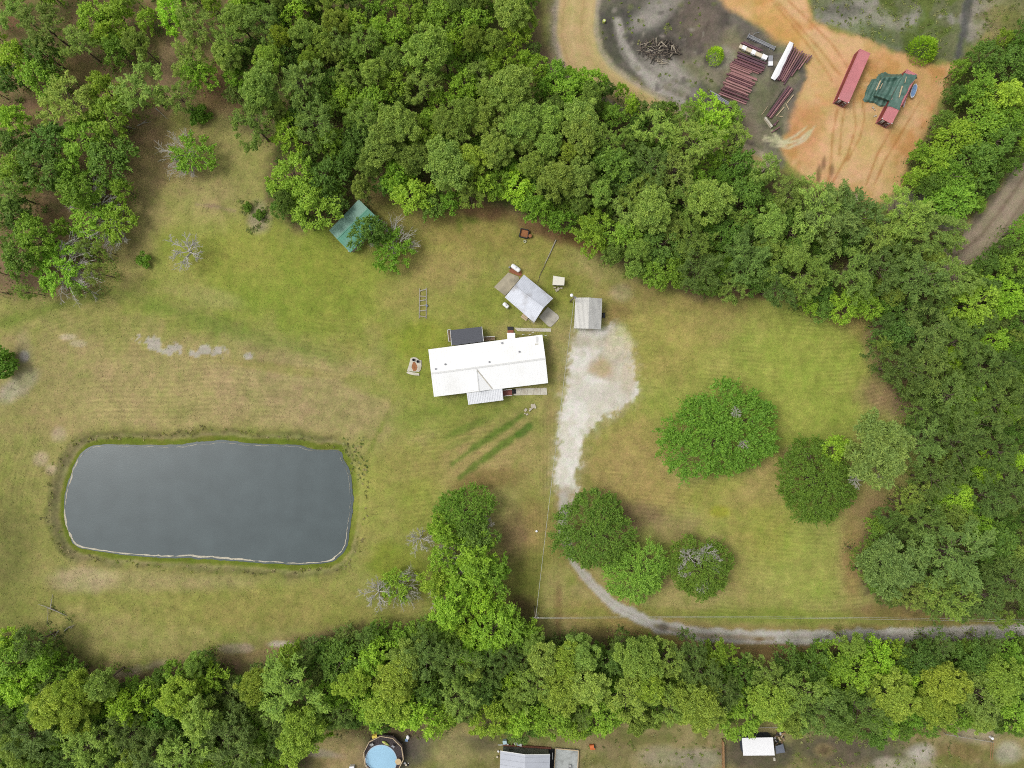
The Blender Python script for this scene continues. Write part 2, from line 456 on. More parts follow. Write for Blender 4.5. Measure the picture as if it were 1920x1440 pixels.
# scraped pale sand in the left field
SC = np.minimum(np.minimum(np.hypot((X-285)/30, (Y-643)/12), np.hypot((X-322)/26,(Y-655)/12)), np.minimum(np.hypot((X-362)/26,(Y-664)/9), np.hypot((X-400)/28,(Y-657)/12)))
paint(.85*sst(1.0, .6, np.minimum(SC, np.hypot((X-462)/14,(Y-666)/7))+Wv*1.1+Wd*1.0+.12), (186,180,168), .4)
blob(125,632,14,6,(186,174,144),.7,0,.4,.6); blob(145,644,14,5,(186,174,144),.6,0,.4,.6)
blob(30,725,40,16,(176,166,148),.7,-35); blob(45,680,16,50,(150,140,104),.6,0); blob(46,668,8,9,(178,172,166),.8)
blob(482,408,20,26,(160,146,122),.75,10,.5,.5,1.0); streak([(368,383,2),(400,386,3),(440,396,3)], (148,126,104), .7, 4, 4)
# pond bank
dP = sdf(POND, X, Y) + Wd*2.0 + np.maximum(0, sdf(POND, X, Y)-8)*(Wb*.35+.18)
paint(sst(48, 26, dP+Wv*9)*.7, (134,130,74), .9)
paint(sst(33, 27, dP+Wv*5)*sst(18, 24, dP+Wv*5)*.55*sst(.38, .55, fbm(X, Y, 30, 93)), (104,100,66), 1.0)
paint(sst(27, 18, dP+Wv*6)*sst(14, 18, dP)*.5, (140,132,96), .9)
paint(sst(18, 12, dP+Wv*4)*.9, (104,116,38), .7)
lft = sst(190, 120, X)
paint(sst(42, 34, dP+Wv*6)*sst(16, 22, dP)*lft*.4, (142,130,100), 1.0)
paint(sst(44, 40, dP+Wv*5)*sst(30, 36, dP+Wv*5)*lft*.5, (104,106,60), 1.0)
paint(sst(2.5, .5, dP), (150,142,112), .5)
for bx_, by_, br_ in ((110,815,14),(75,860,14),(95,880,10)): blob(bx_, by_, br_, br_, (180,160,134), .7, 0)
# middle yard
blob(890,440,110,50,(150,140,72),.7,10); blob(860,480,60,80,(160,146,86),.7,0); blob(790,500,50,40,(160,144,86),.6)
blob(735,400,60,60,(122,118,58),.7,0); blob(655,360,60,45,(104,86,58),.75,0); blob(860,420,90,40,(150,132,78),.6); blob(885,410,14,11,(108,122,48),.7); blob(862,418,8,16,(112,124,50),.6)
blob(870,590,110,50,(140,143,66),.7,-10); blob(930,560,60,60,(138,142,64),.6,0); blob(1010,470,60,60,(150,140,74),.7); blob(1050,540,50,40,(134,138,58),.7)
blob(770,690,60,80,(138,145,62),.7,0); blob(790,640,60,40,(140,146,56),.7); blob(840,780,120,30,(130,139,62),.7,-8); blob(1025,650,24,40,(126,134,54),.8); blob(1036,720,16,60,(152,138,88),.9)
blob(1050,650,30,50,(158,140,98),.8); blob(760,560,50,36,(156,146,84),.7)
blob(870,850,80,60,(150,142,78),.6); blob(760,880,80,60,(152,146,78),.7); blob(790,960,60,60,(142,146,66),.7); blob(700,960,40,90,(150,148,76),.7); blob(740,1060,60,40,(130,140,46),.7)
blob(900,870,70,50,(162,142,94),.7); blob(960,840,50,60,(164,144,96),.7); blob(1000,880,40,80,(150,140,84),.7); blob(915,900,60,18,(128,108,66),.7,-12)
streak([(848,870,3),(900,832,6),(960,792,6),(980,778,4)], (98,120,48), .9, 5, 4); streak([(862,895,3),(910,858,6),(960,822,6),(970,815,4)], (98,120,48), .9, 5, 4); streak([(972,816,5),(992,800,7)], (88,116,46), .9, 4, 3)
blob(880,800,50,8,(104,124,50),.7,-25); blob(860,830,30,6,(110,126,54),.5,-25)
blob(1030,800,12,160,(158,142,92),.8,4,.5,.3); blob(1042,1010,20,90,(150,136,80),.7); blob(1000,1050,50,110,(128,126,62),.7); blob(985,1100,30,70,(104,104,50),.7); blob(1000,990,30,40,(160,136,88),.7)  # dark olive blobs put the tree clump's shadow into the ground colour
blob(1040,1120,24,60,(164,152,98),.7,0); blob(1047,1150,8,50,(128,104,72),.7,0); blob(1120,1160,80,26,(156,138,84),.7,12)
blob(960,1000,26,50,(128,108,76),.8); blob(980,1140,24,24,(108,88,62),.8); blob(860,1090,70,60,(100,108,44),.5)
streak([(1036,560,2),(1030,610,2)], (140,120,78), .4, 5, 4)
# right lawn
blob(1400,680,300,150,(150,152,76),.85,0); blob(1540,720,130,160,(146,154,70),.8,0); blob(1290,590,120,40,(158,146,86),.8,8); blob(1230,640,90,70,(156,142,82),.7,0)
blob(1260,560,120,24,(150,134,80),.7,6); blob(1180,560,60,30,(152,136,84),.7); blob(1155,590,26,22,(138,112,74),.7); blob(1165,548,20,16,(166,152,120),.6)
blob(1200,800,60,50,(142,146,70),.7,0); blob(1180,870,80,80,(160,138,88),.8,0); blob(1240,930,60,40,(156,138,84),.8); blob(1205,965,50,24,(128,106,80),.8,0); blob(1260,990,50,24,(142,122,88),.6,0)
blob(1360,930,90,40,(152,146,76),.8); blob(1450,900,70,40,(158,142,88),.8,-25); blob(1500,860,30,24,(142,122,86),.8); blob(1395,1050,40,80,(152,138,82),.6); blob(1500,1050,110,80,(148,152,76),.8); blob(1440,1000,60,50,(150,146,72),.7)
blob(1350,960,16,10,(150,148,50),.7); blob(1610,590,80,34,(150,128,80),.75,24); blob(1645,640,24,50,(148,124,92),.7); blob(1655,740,44,34,(152,124,94),.85); blob(1690,760,24,30,(124,104,80),.8); blob(1610,990,30,110,(152,134,88),.6,12); blob(1660,960,50,44,(146,120,88),.75,-30); blob(1600,1060,22,70,(148,122,80),.7)
blob(1500,1155,420,12,(130,138,62),.7,1); blob(1700,1150,120,16,(136,112,76),.8,4); blob(1500,1210,300,14,(146,120,80),.7,0); blob(1440,1228,60,20,(150,122,80),.8); blob(1200,1200,110,20,(140,114,74),.75,4)
blob(1270,1180,120,6,(160,134,84),.6,8); blob(1640,1207,280,7,(84,62,52),.85,-1.2,.5,.25); blob(1250,1218,150,10,(92,74,54),.7,7)
blob(1540,840,14,5,(150,140,100),.4)
# fringe of bare sandy soil at the south wood
streak([(130,1262,12),(230,1285,16),(320,1262,18),(420,1245,16),(520,1215,14),(620,1195,10),(720,1180,8)], (140,116,86), .85, 18, 14)
streak([(180,1272,4),(250,1258,8),(310,1243,5)], (176,160,134), .7, 6, 6); blob(525,1208,26,7,(206,194,176),.9,0,.4,.5); blob(440,1216,36,9,(180,160,140),.7,0,.4,.5)
streak([(140,1240,6),(200,1285,10),(300,1278,8)], (124,102,82), .7, 12, 8); streak([(440,1258,8),(540,1225,8)], (130,106,84), .7, 10, 8); streak([(740,1185,6),(830,1192,8)], (112,94,70), .8, 8, 6)
# woodland floors
for F, k_, c_ in ((F_NORTH, 1, (112,98,70)), (F_SOUTH, 1, (114,102,70)), (F_EAST, 1, (98,86,66)), (F_NE, 1, (88,84,52)), (F_NW, 1, (138,116,86))):
    d = sdf(F, X, Y)
    paint(sst(22, -8, d+Wv*16)*k_*.95, c_, .8)
    paint(sst(6, -12, d+Wv*8)*sst(.45, .7, N_c)*.5, (120,94,66), .8)
    paint(sst(4, -12, d)*sst(.42, .6, N_d)*(.8 if F is not F_NW else .4), (92,102,50), .8)
blob(140,128,58,30,(140,118,82),.9,10,.5,.3,.7); blob(320,120,22,70,(142,120,92),.8); blob(80,210,40,26,(132,106,80),.8); blob(25,30,26,36,(130,98,74),.8); blob(270,250,50,30,(138,116,84),.8)
blob(40,520,70,20,(126,104,82),.8,12); blob(400,170,30,50,(134,104,76),.8,20); blob(420,190,50,30,(136,110,80),.6)
blob(705,28,52,34,(142,122,88),.9,10,.5,.3,.8); blob(660,10,40,20,(140,122,92),.7); blob(1000,70,22,60,(118,100,78),.8)
blob(1045,60,20,90,(140,128,112),.8,0); blob(1010,110,30,30,(128,106,86),.8)
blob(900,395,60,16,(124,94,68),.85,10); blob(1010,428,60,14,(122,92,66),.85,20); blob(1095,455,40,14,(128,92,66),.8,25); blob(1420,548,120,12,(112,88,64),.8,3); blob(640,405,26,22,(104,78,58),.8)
# spoil and burnt ground round the builder's yard
d = sdf(CHAR, X, Y)
paint(sst(14, -8, d+Wv*8), (114,108,98), .7)
m = sst(10, -10, d+Wv*6)
paint(m*sst(.45, .62, fbm(X, Y, 70, 21)), (134,126,108), .7); paint(m*sst(.52, .66, fbm(X, Y, 48, 23))*.8, (80,78,73), .8); paint(m*sst(.52, .66, fbm(X, Y, 30, 25))*.5, (112,114,78), .8)
blob(1200,60,80,76,(88,86,80),.85,20); blob(1150,70,26,60,(84,82,72),.7); blob(1240,96,46,26,(76,70,62),.85,10,.5,.4,1.2); blob(1235,20,60,22,(166,160,150),.75,-30); blob(1310,40,50,60,(120,106,94),.6); blob(1255,135,60,26,(170,164,154),.8,35)
streak([(1158,40,8),(1166,80,9),(1188,118,9),(1230,160,14)], (172,166,156), .95, 5, 3); streak([(1196,128,4),(1236,168,6),(1280,190,4)], (184,178,170), .7, 5, 5); streak([(1236,168,2),(1262,150,2),(1300,170,2)], (104,98,88), .6, 3, 3); streak([(1152,50,1.5),(1160,85,1.5),(1178,112,1.5)], (104,98,90), .7, 2.5, 1.5)
streak([(1330,40,3),(1310,75,3),(1270,95,2)], (92,82,74), .6, 3, 2); blob(1375,110,30,50,(136,124,98),.7); blob(1440,200,34,50,(118,112,92),.8,20); blob(1390,240,30,40,(132,118,100),.7); blob(1355,110,22,20,(170,164,152),.5)
for i in range(60):
    a_, b_ = RNG.uniform(1130,1340), RNG.uniform(0,190)
    if inside(CHAR, a_, b_): blob(a_, b_, RNG.uniform(2,7), RNG.uniform(2,7), [(84,80,74),(160,152,140),(108,110,70)][i % 3], .6, 0, .5, .5)
# scrub above the clay yard and the ditch
SCRUB = [(1515,-120),(1520,0),(1530,40),(1610,64),(1700,104),(1790,118),(1850,60),(2060,20),(2060,-120)]
d = sdf(SCRUB, X, Y)
paint(sst(8, -8, d+Wv*6), (110,112,80), .9)
m = sst(4, -10, d+Wv*6)
paint(m*sst(.48, .62, fbm(X, Y, 42, 31)), (150,146,134), .8); paint(m*sst(.5, .64, fbm(X, Y, 34, 33))*.8, (92,104,46), .9)
blob(1620,36,70,30,(166,160,148),.75,20); blob(1580,20,40,16,(92,92,80),.7); blob(1670,70,70,18,(86,100,48),.8,18); blob(1720,110,40,14,(70,88,40),.7,20)
streak([(1825,-120,9),(1818,0,9),(1806,60,8),(1795,105,6)], (92,92,90), .9, 5, 5); blob(1880,40,50,50,(146,130,92),.7); blob(1905,30,30,50,(110,116,56),.6)
# woods' ragged margins near the yard
blob(1712,380,40,26,(146,140,128),.75,0,.5,.6); blob(1765,400,44,24,(140,136,126),.7,20,.5,.6); blob(1700,330,10,60,(96,100,52),.7,14)
# clay
d = sdf(CLAY, X, Y)
paint(sst(7, -7, d+Wv*7+Wd*4), (206,160,112), .35)
m = sst(2, -10, d+Wv*5)
paint(m*sst(.46, .62, fbm(X, Y, 70, 41))*.8, (212,174,130), .35); paint(m*sst(.5, .66, fbm(X, Y, 46, 43))*.7, (192,138,84), .35)
blob(1600,280,70,60,(214,178,132),.7,20); blob(1450,40,70,26,(206,156,96),.7,38); blob(1510,235,30,40,(196,142,98),.7); blob(1560,160,40,60,(206,162,112),.5)
for pts in ([(1455,0),(1500,50),(1540,95),(1575,140)], [(1478,0),(1520,42),(1560,82),(1590,125)], [(1440,-10),(1480,40),(1520,90),(1560,150)],
            [(1570,205),(1562,250),(1558,300),(1552,350)], [(1600,190),(1605,240),(1590,290),(1560,345)], [(1615,180),(1622,220),(1612,260),(1590,300)],
            [(1640,345),(1660,300),(1690,250),(1725,190)], [(1625,345),(1645,290),(1670,245)], [(1585,200),(1578,240),(1574,290)]):
    streak([(a, b, 1.2) for a, b in pts], (170,114,64), .75, 3.0, 2)
for a_, b_, r_ in ((1535,330,20),(1560,320,12),(1545,305,12),(1605,372,14)): blob(a_, b_, 4, r_, (112,84,60), .7, 5)
blob(1588,365,14,7,(224,208,184),.8); blob(1600,372,12,6,(228,214,190),.8)
for pts in ([(1432,262,1),(1470,270,3),(1500,262,2),(1518,245,1.2)], [(1445,272,1),(1480,277,2),(1510,262,2),(1528,236,1)], [(1434,256,1),(1455,262,2),(1475,266,3)], [(1448,246,2),(1462,262,3)], [(1470,266,1.5),(1492,254,1.5),(1512,238,1.2)]):
    streak(pts, (206,196,164), .9, 2.6, 1.5)
# sandy road, rutted track, drive, lane
d = band(SANDROAD, X, Y)
paint(sst(8, -5, d+Wv*8+Wd*4), (192,166,120), .3)
for o_ in (-26, -8, 12, 28):
    pts = [(x+o_*.95, y-o_*.35, 2.5) for x, y, w in SANDROAD]
    streak(pts, (206,182,136) if o_ in (-8, 28) else (168,140,96), .5, 4, 2)
paint(sst(10, 2, d+Wv*6)*sst(-8, 0, d)*.7, (168,158,142), .6)
d = band(TRACK, X, Y)
paint(sst(8, -6, d-3+Wv*10), (162,147,126), .5)
for o_ in (-18, -6, 8, 20):
    streak([(x+o_*.8, y+o_*.6, 3) for x, y, w in TRACK], (164,148,126) if o_ in (-18, 8) else (128,110,92), .7, 4, 2)
paint(sst(4, -4, d-4+Wv*8)*sst(-8, 2, d)*.6, (104,92,76), .8)
d = sdf(DRIVE, X, Y)+(fbm(X, Y, 7, 95, 2)-.5)*(16+22*sst(1120, 1190, X)*sst(800, 700, Y))
paint(sst(20, -6, d+Wv*16)*.6, (172,158,124), .5)
paint(sst(3, -9, d+Wv*9+Wd*7), (222,217,203), .35)
m = sst(2, -12, d+Wv*6)
paint(m*sst(.5, .68, fbm(X, Y, 40, 51))*.6, (210,203,184), .45); paint(m*sst(.5, .64, fbm(X, Y, 30, 53))*.6, (238,235,227), .3)
blob(1130,690,22,20,(168,142,100),.8,20,.5,.6,.6); blob(1176,705,16,26,(184,166,132),.5,0,.5,.9,.7); blob(1140,645,44,14,(184,176,150),.6,0,.5,.6,.7); blob(1090,640,20,12,(186,176,154),.7); blob(1105,740,40,18,(210,204,192),.7)
blob(1158,650,24,40,(196,184,158),.7,0,.5,.8,.9); blob(1078,698,7,5,(226,220,208),.8); blob(1074,716,6,4,(226,220,208),.8)
d = band(LANE, X, Y)
paint(sst(14, 2, d+Wv*8)*.6, (156,132,88), .4)
paint(sst(3, -4, d+Wv*5+Wd*3), (194,189,179), .45)
m = sst(0, -6, d+Wv*4)
paint(m*sst(.5, .66, fbm(X, Y, 36, 61))*.7, (208,205,198), .4)
streak([(1058,925,9),(1054,965,6),(1054,1000,4)], (196,190,176), .8, 5, 5, .35)
streak([(x, y, 1.5) for x, y, w in LANE[2:]], (150,142,112), .4, 3, 2)
streak([(1230,1174,3),(1320,1193,4),(1450,1198,4)], (146,124,88), .6, 4, 3); blob(1245,1176,10,8,(96,88,78),.7); blob(1552,1194,4,3,(110,100,90),.8); blob(1425,1199,10,4,(132,104,66),.8)
# neighbours' back yards along the bottom
d = sdf(BACKYARD, X, Y)
m = sst(10, -6, d+Wv*10)
paint(m, (142,132,90), .8); paint(m*sst(.48, .62, fbm(X, Y, 60, 71))*.8, (156,140,98), .7); paint(m*sst(.5, .64, fbm(X, Y, 40, 73))*.7, (110,110,58), .9)
blob(720,1420,60,52,(78,74,70),.85,0,.35,.3,.7); blob(785,1400,36,30,(92,84,78),.8,40); blob(870,1395,50,16,(86,80,66),.7); blob(845,1410,44,28,(156,146,96),.7); blob(640,1410,44,40,(164,144,102),.8); blob(560,1425,26,20,(76,66,56),.7)
blob(600,1412,40,8,(150,140,126),.7,8); blob(740,1372,80,12,(100,84,62),.7)
blob(1420,1410,70,40,(92,84,72),.9,0,.4,.4,.8); blob(1310,1425,46,20,(150,142,122),.8); blob(1560,1405,90,34,(90,82,70),.85,0,.5,.5,.9); blob(1545,1408,18,13,(140,122,88),.85); blob(1545,1408,10,7,(90,76,56),.7)
blob(1660,1400,50,30,(98,94,76),.7); blob(1725,1412,24,16,(190,182,170),.85); blob(1690,1435,50,12,(168,160,140),.8); blob(1830,1378,40,16,(170,156,134),.7); blob(1890,1410,22,20,(176,168,150),.8); blob(1800,1412,40,20,(134,110,76),.7); blob(1780,1430,24,14,(112,118,56),.7)
blob(1150,1400,44,30,(134,122,86),.7); blob(1240,1420,40,20,(160,150,126),.7); blob(1200,1385,60,12,(110,108,62),.8); blob(1700,1370,80,8,(124,104,72),.8)

# small mottling everywhere: tufts, thatch, clods
_r1 = RNG.random(X.shape); mo = (fbm(X, Y, 13, 81, 3)-.5)*.55+(fbm(X, Y, 34, 83, 3)-.5)*.42+(_r1-.5)*.20
mo = mo+(fbm(X+Y*.3, (Y-X*.3)*2.2, 16, 85, 2)-.5)*.3
hu = (fbm(X, Y, 17, 87, 4)-.5)*.9+(fbm(X, Y, 46, 89, 3)-.5)*.7
lawnish = sst(.02, .14, (COL[..., 1]-COL[..., 2])/np.maximum(COL[..., 0], .02)-.15)
COL = COL*(1+mo*np.clip(ROUGH, .25, 1)*.75)[..., None]
COL = COL*(1+hu[..., None]*lawnish[..., None]*np.array([.30, .06, .44]))
COL = COL*(1+lawnish[..., None]*np.array([.08, .125, .07]))
COL = COL*(1+.10*sst(1080, 1200, X)*sst(1200, 1100, Y)*sst(520, 620, Y)*lawnish)[..., None]
_e = np.minimum(np.minimum(X-GX0, GX1-X), np.minimum(Y-GY0, GY1-Y)); _m = sst(70, 0, _e+Wv*14)[..., None]
COL = COL*(1-_m)+lin((84,96,52))*_m; ROUGH = ROUGH*(1-_m[..., 0])+.8*_m[..., 0]
COL = np.clip(COL, .01, 1)/GAIN
# mowing lines: a running phase, in the direction the mower went
MOW = np.zeros((NY, NX)); AMP = np.zeros((NY, NX))
dPo = sdf(POND, X, Y)
left = sst(700, 620, X)*sst(560, 600, Y); MOW = dPo/9.5*2*math.pi; AMP = left*sst(30, 60, dPo)*.085*sst(.35, .65, N_b)*sst(1000, 900, Y)
rgt = sst(1080, 1140, X)*sst(540, 600, Y)*sst(1180, 1150, Y)
ph2 = (Y-(X-1080)*.10+np.maximum(X-1500, 0)**2*.0012)/8.5*2*math.pi
MOW = np.where(X > 1060, ph2, MOW); AMP = np.where(X > 1060, rgt*.09*sst(.4, .66, N_b), AMP)
mid = (X > 720) & (X < 1045) & (Y > 740)
MOW = np.where(mid, np.where(X > 985, X/6.5, (Y+X*.12)/9.5)*2*math.pi, MOW)
AMP = np.where(mid, .09*sst(.3, .6, N_b)*sst(740, 790, X)*sst(760, 800, Y)*sst(1180, 1130, Y), AMP)
bad = np.minimum.reduce([sdf(F, X, Y) for F in (F_NORTH, F_SOUTH, F_EAST)]); AMP = AMP*sst(0, 30, bad)
dD = np.minimum(sdf(DRIVE, X, Y), band(LANE, X, Y)); AMP = AMP*sst(2, 14, dD)

# relief
Z = (N_c-.5)*.12 + (N_d-.5)*.06
wood = np.minimum.reduce([sdf(F, X, Y) for F in (F_NORTH, F_SOUTH, F_EAST, F_NW, F_NE)])
Z = Z + sst(10, -20, wood)*(N_b-.4)*.5
WATER_Z = -0.9
Z = Z - 0.75*sst(32, 14, dPo+Wv*3) - 0.22*sst(14, 0, dPo) - 1.2*sst(-2, -14, dPo)
Z = Z - .05
dCh = sdf(CHAR, X, Y); Z = Z + sst(0, -20, dCh)*(N_c-.4)*.5
edge_ = np.minimum(np.minimum(X-GX0, GX1-X), np.minimum(Y-GY0, GY1-Y)); Z = Z*sst(0, 30, edge_)

VX = (X-960)/S; VY = (720-Y)/S
# which sheet each little square belongs to
cx_, cy_ = X[:-1, :-1]+GSTEP/2, Y[:-1, :-1]+GSTEP/2
wv_ = Wv[:-1, :-1]
SHEET = np.zeros(cx_.shape, dtype=int)
NAMES = ['lawn']
def claim(name, mask):
    if name not in NAMES: NAMES.append(name)
    SHEET[mask] = NAMES.index(name)
for F in (F_NORTH, F_NW, F_EAST, F_SOUTH, F_NE): claim('forest_floor', sdf(F, cx_, cy_)+wv_*10 < 4)
claim('scrub_ground', sdf(SCRUB, cx_, cy_)+wv_*6 < 0)
claim('bare_soil', sdf(BACKYARD, cx_, cy_)+wv_*8 < 0)
claim('burnt_ground', sdf(CHAR, cx_, cy_)+wv_*6 < 0)
claim('clay_yard', sdf(CLAY, cx_, cy_)+wv_*5 < 0)
claim('dirt_road', band(SANDROAD, cx_, cy_)+wv_*5 < 0)
claim('dirt_track', band(TRACK, cx_, cy_)+wv_*5 < 0)
claim('driveway', sdf(DRIVE, cx_, cy_)+wv_*6 < -1)
claim('gravel_lane', (band(LANE, cx_, cy_)+wv_*3 < -1) & (SHEET != NAMES.index('driveway')))
claim('pond_bank', (sdf(POND, cx_, cy_)+wv_*5 < 30))
GROUND_M = ground_mat()
V_all = np.stack([VX, VY, Z], -1).reshape(-1, 3)
idx = np.arange(NX*NY).reshape(NY, NX)
Q_all = np.stack([idx[1:, :-1], idx[1:, 1:], idx[:-1, 1:], idx[:-1, :-1]], -1).reshape(-1, 4)
fl = SHEET.reshape(-1)
ATT = {'base': COL.reshape(-1, 3), 'rough': ROUGH.reshape(-1), 'mow': MOW.reshape(-1), 'mowamp': AMP.reshape(-1)}
for i, nm in enumerate(NAMES):
    q = Q_all[fl == i]
    if not len(q): continue
    used, inv = np.unique(q, return_inverse=True)
    tag(link(nm, mesh_np(nm, V_all[used], inv.reshape(-1, 4), [GROUND_M], {k: v[used] for k, v in ATT.items()}, smooth=True)), kind='structure')
# the land beyond, out to the horizon
bx0, bx1, by0, by1 = VX.min(), VX.max(), VY.min(), VY.max()
R_ = 4000.0
ov = np.array([(-R_,-R_,0),(R_,-R_,0),(R_,R_,0),(-R_,R_,0),(bx0,by0,0),(bx1,by0,0),(bx1,by1,0),(bx0,by1,0)], dtype=float)
oq = np.array([(0,1,5,4),(1,2,6,5),(2,3,7,6),(3,0,4,7)])
n8 = np.ones(8)
tag(link('ground', mesh_np('ground', ov, oq, [GROUND_M], {'base': np.tile(lin((84,96,52))/GAIN, (8,1)), 'rough': n8*.8, 'mow': n8*0, 'mowamp': n8*0})), kind='structure')

def ground_z(px, py):
    i = int(round((py-GY0)/GSTEP)); j = int(round((px-GX0)/GSTEP))
    return float(Z[min(max(i, 0), NY-1), min(max(j, 0), NX-1)])

# pond water and its pale waterline
POND_M = water_mat('pond_water', (88,99,100), .2, .12, 5)
kz = (H-WATER_Z)/H
def pondpt(px, py, z): return Vector(((px-960)/S*kz, (720-py)/S*kz, z))
P_ = np.array(POND, dtype=float)
ring = []
n = len(P_)
for i in range(n):                      # rounded and ragged outline
    p0, p1, p2, p3 = P_[(i-1) % n], P_[i], P_[(i+1) % n], P_[(i+2) % n]
    m_ = max(2, int(np.hypot(*(p2-p1))/4))
    for t in np.arange(m_)/m_:
        ring.append(.5*((2*p1)+(-p0+p2)*t+(2*p0-5*p1+4*p2-p3)*t*t+(-p0+3*p1-3*p2+p3)*t**3))
ring = np.array(ring)
big = np.stack([ring[:, 0]-390, ring[:, 1]-940], -1); ln_ = np.hypot(big[:, 0], big[:, 1])[:, None]; outw = big/ln_
wob = (fbm(ring[:, 0], ring[:, 1], 12, 91, 3)-.5)[:, None]*5
edge_r = ring + outw*wob
mb = MB()
vs = [pondpt(390, 940, WATER_Z)] + [pondpt(*(p+o*5), WATER_Z) for p, o in zip(edge_r, outw)]
mb.add(vs, [(0, 1+(i+1) % len(ring), 1+i) for i in range(len(ring))])
tag(mb.build('water', POND_M), kind='structure')
foam_m = mat('pale_wet_sand', (196,188,166), .7, .25, 3)
mb = MB(); vs = []
L_ = len(ring)
for i, (p, o) in enumerate(zip(edge_r, outw)):
    side = sst(930, 1030, p[1])*.9 + .5 + (.4 if p[0] < 200 else 0)
    wd = max(.08, (side*(-.1+2.1*float(vnoise(np.array(p[0]/9.), np.array(p[1]/9.), 5)))))
    if p[0] > 640: wd *= .35
    off = RNG.normal(0, .25)
    vs += [pondpt(*(p+o*(off-wd)), WATER_Z+.012), pondpt(*(p+o*(off+wd*.7)), WATER_Z+.06)]
mb.add(vs, [(2*i, 2*((i+1) % L_), 2*((i+1) % L_)+1, 2*i+1) for i in range(L_)])
tag(mb.build('shore', foam_m), kind='structure')
# ------------------------------------------------------------------ trees
LEAF = leaf_mat('leaves', .34, .6)
NEEDLE = leaf_mat('needles', .26, .65)
BARK = mat('bark', (112,96,82), .9, .25, 3, bump=.4)
GREYBARK = mat('grey_bare_wood', (198,194,180), .9, .15, 4)

def unit(v): return v/np.maximum(np.linalg.norm(v, axis=1, keepdims=True), 1e-9)
def leaves_on(c, r, n, flat=.8, ll=.42, lw=.2, up=.5, jit=.55, rng=None, lowcut=-.35, shell=.62, radial=0.0):
    """leaf blades over one rounded clump; returns verts (n*4,3)"""
    d = unit(rng.normal(size=(n*2, 3))); d = d[d[:, 2] > lowcut][:n]
    k = len(d)
    rad = (shell + (1-shell)*rng.random(k)**.6)[:, None]*(1+.16*np.sin(d[:, :1]*7+c[0])*np.cos(d[:, 1:2]*6+c[1]))
    p = np.asarray(c) + d*rad*np.array([r, r, r*flat])
    nn = unit(d + np.array([0, 0, up]) + rng.normal(size=(k, 3))*jit)
    t = rng.normal(size=(k, 3)); t = unit(t - nn*np.sum(t*nn, 1, keepdims=True))
    if radial:
        t = unit(t*(1-radial)+d*radial+np.array([0, 0, .15])); nn = unit(np.cross(t, np.cross(nn, t))+rng.normal(size=(k, 3))*.15)
    b = unit(np.cross(nn, t))
    s = (.65+.7*rng.random(k))[:, None]
    v = np.stack([p-t*ll/2*s, p-b*lw/2*s, p+t*ll/2*s, p+b*lw/2*s], 1)
    return v.reshape(-1, 3)
def crown_mesh(name, lobes, dens, m, rng, **kw):
    V, T = [], []
    for (x, y, z, r) in lobes:
        n = max(12, int(dens*r*r))
        v = leaves_on((x, y, z), r, n, rng=rng, **kw)
        V.append(v)
        base = rng.random()
        # new growth: leaves nearer the outside of the clump are a little fresher
        T.append(np.clip(base*.45+.6*rng.random(len(v)//4).repeat(4)-.03, 0, 1))
    V = np.concatenate(V); T = np.concatenate(T)
    return mesh_np(name, V, np.arange(len(V)).reshape(-1, 4), [m], {'tint': T})
def spray_mesh(name, lobes, nspray, nleaf, m, rng, L=(.9, 1.7), ll=.36, lw=.15, spread=.26, up=.28, jit=.55):
    """crown of leafy sprays: each runs outwards and a little up from inside the crown"""
    V, T = [], []
    for (x, y, z, r) in lobes:
        o = np.array([x, y, 0.0]); rr = np.hypot(x, y)+1e-6
        for q in range(nspray):
            d = np.array([x/rr, y/rr, 0])*min(1, rr/1.5)*.8+rng.normal(size=3)*np.array([.55, .55, .22])+np.array([0, 0, up])
            d /= np.linalg.norm(d)
            ln = rng.uniform(*L)*(.7+.5*r)
            base = np.array([x, y, z])+rng.normal(size=3)*r*.32-d*ln*.35
            k = int(nleaf*rng.uniform(.6, 1.3))
            t_ = rng.random(k)**.85
            p = base+d*ln*t_[:, None]+rng.normal(size=(k, 3))*spread*(1.1-.75*t_)[:, None]
            p[:, 2] -= .22*t_**2*ln
            tt = unit(d*.9+rng.normal(size=(k, 3))*.6)
            nn = unit(np.array([0, 0, 1.0])+rng.normal(size=(k, 3))*jit); nn = unit(nn-tt*np.sum(nn*tt, 1, keepdims=True))
            b = np.cross(nn, tt); s = (.6+.8*rng.random(k))[:, None]
            V.append(np.stack([p-tt*ll/2*s, p-b*lw/2*s, p+tt*ll/2*s, p+b*lw/2*s], 1).reshape(-1, 3))
            T.append(np.clip(rng.random()*.55+.5*rng.random(k), 0, 1).repeat(4))
    V = np.concatenate(V); T = np.concatenate(T)
    return mesh_np(name, V, np.arange(len(V)).reshape(-1, 4), [m], {'tint': T})
def wood_mesh(name, h, r0, lobes, rng, m, nl=8, start=.45):
    mb = MB()
    bend = rng.normal(size=2)*.25
    pts = [(bend[0]*t*t, bend[1]*t*t, h*t-.3*(t == 0)) for t in (0, .12, .35, .6, .8, 1)]
    mb.tube(pts, [r0*1.35, r0, r0*.85, r0*.65, r0*.42, r0*.15], 7)
    pick = rng.permutation(len(lobes))[:nl]
    for i in pick:
        x, y, z, r = lobes[i]
        hz = max(h*start, z-abs(x)*.35-abs(y)*.35-.8)*(.92)
        a = Vector((bend[0]*(hz/h)**2, bend[1]*(hz/h)**2, hz)); e = Vector((x, y, z))
        mid = a.lerp(e, .5)+Vector((0, 0, .25))
        mb.tube([a, mid, e], [r0*.35, r0*.24, r0*.08], 5, cap=False)
    return mb.mesh(name, m, True)

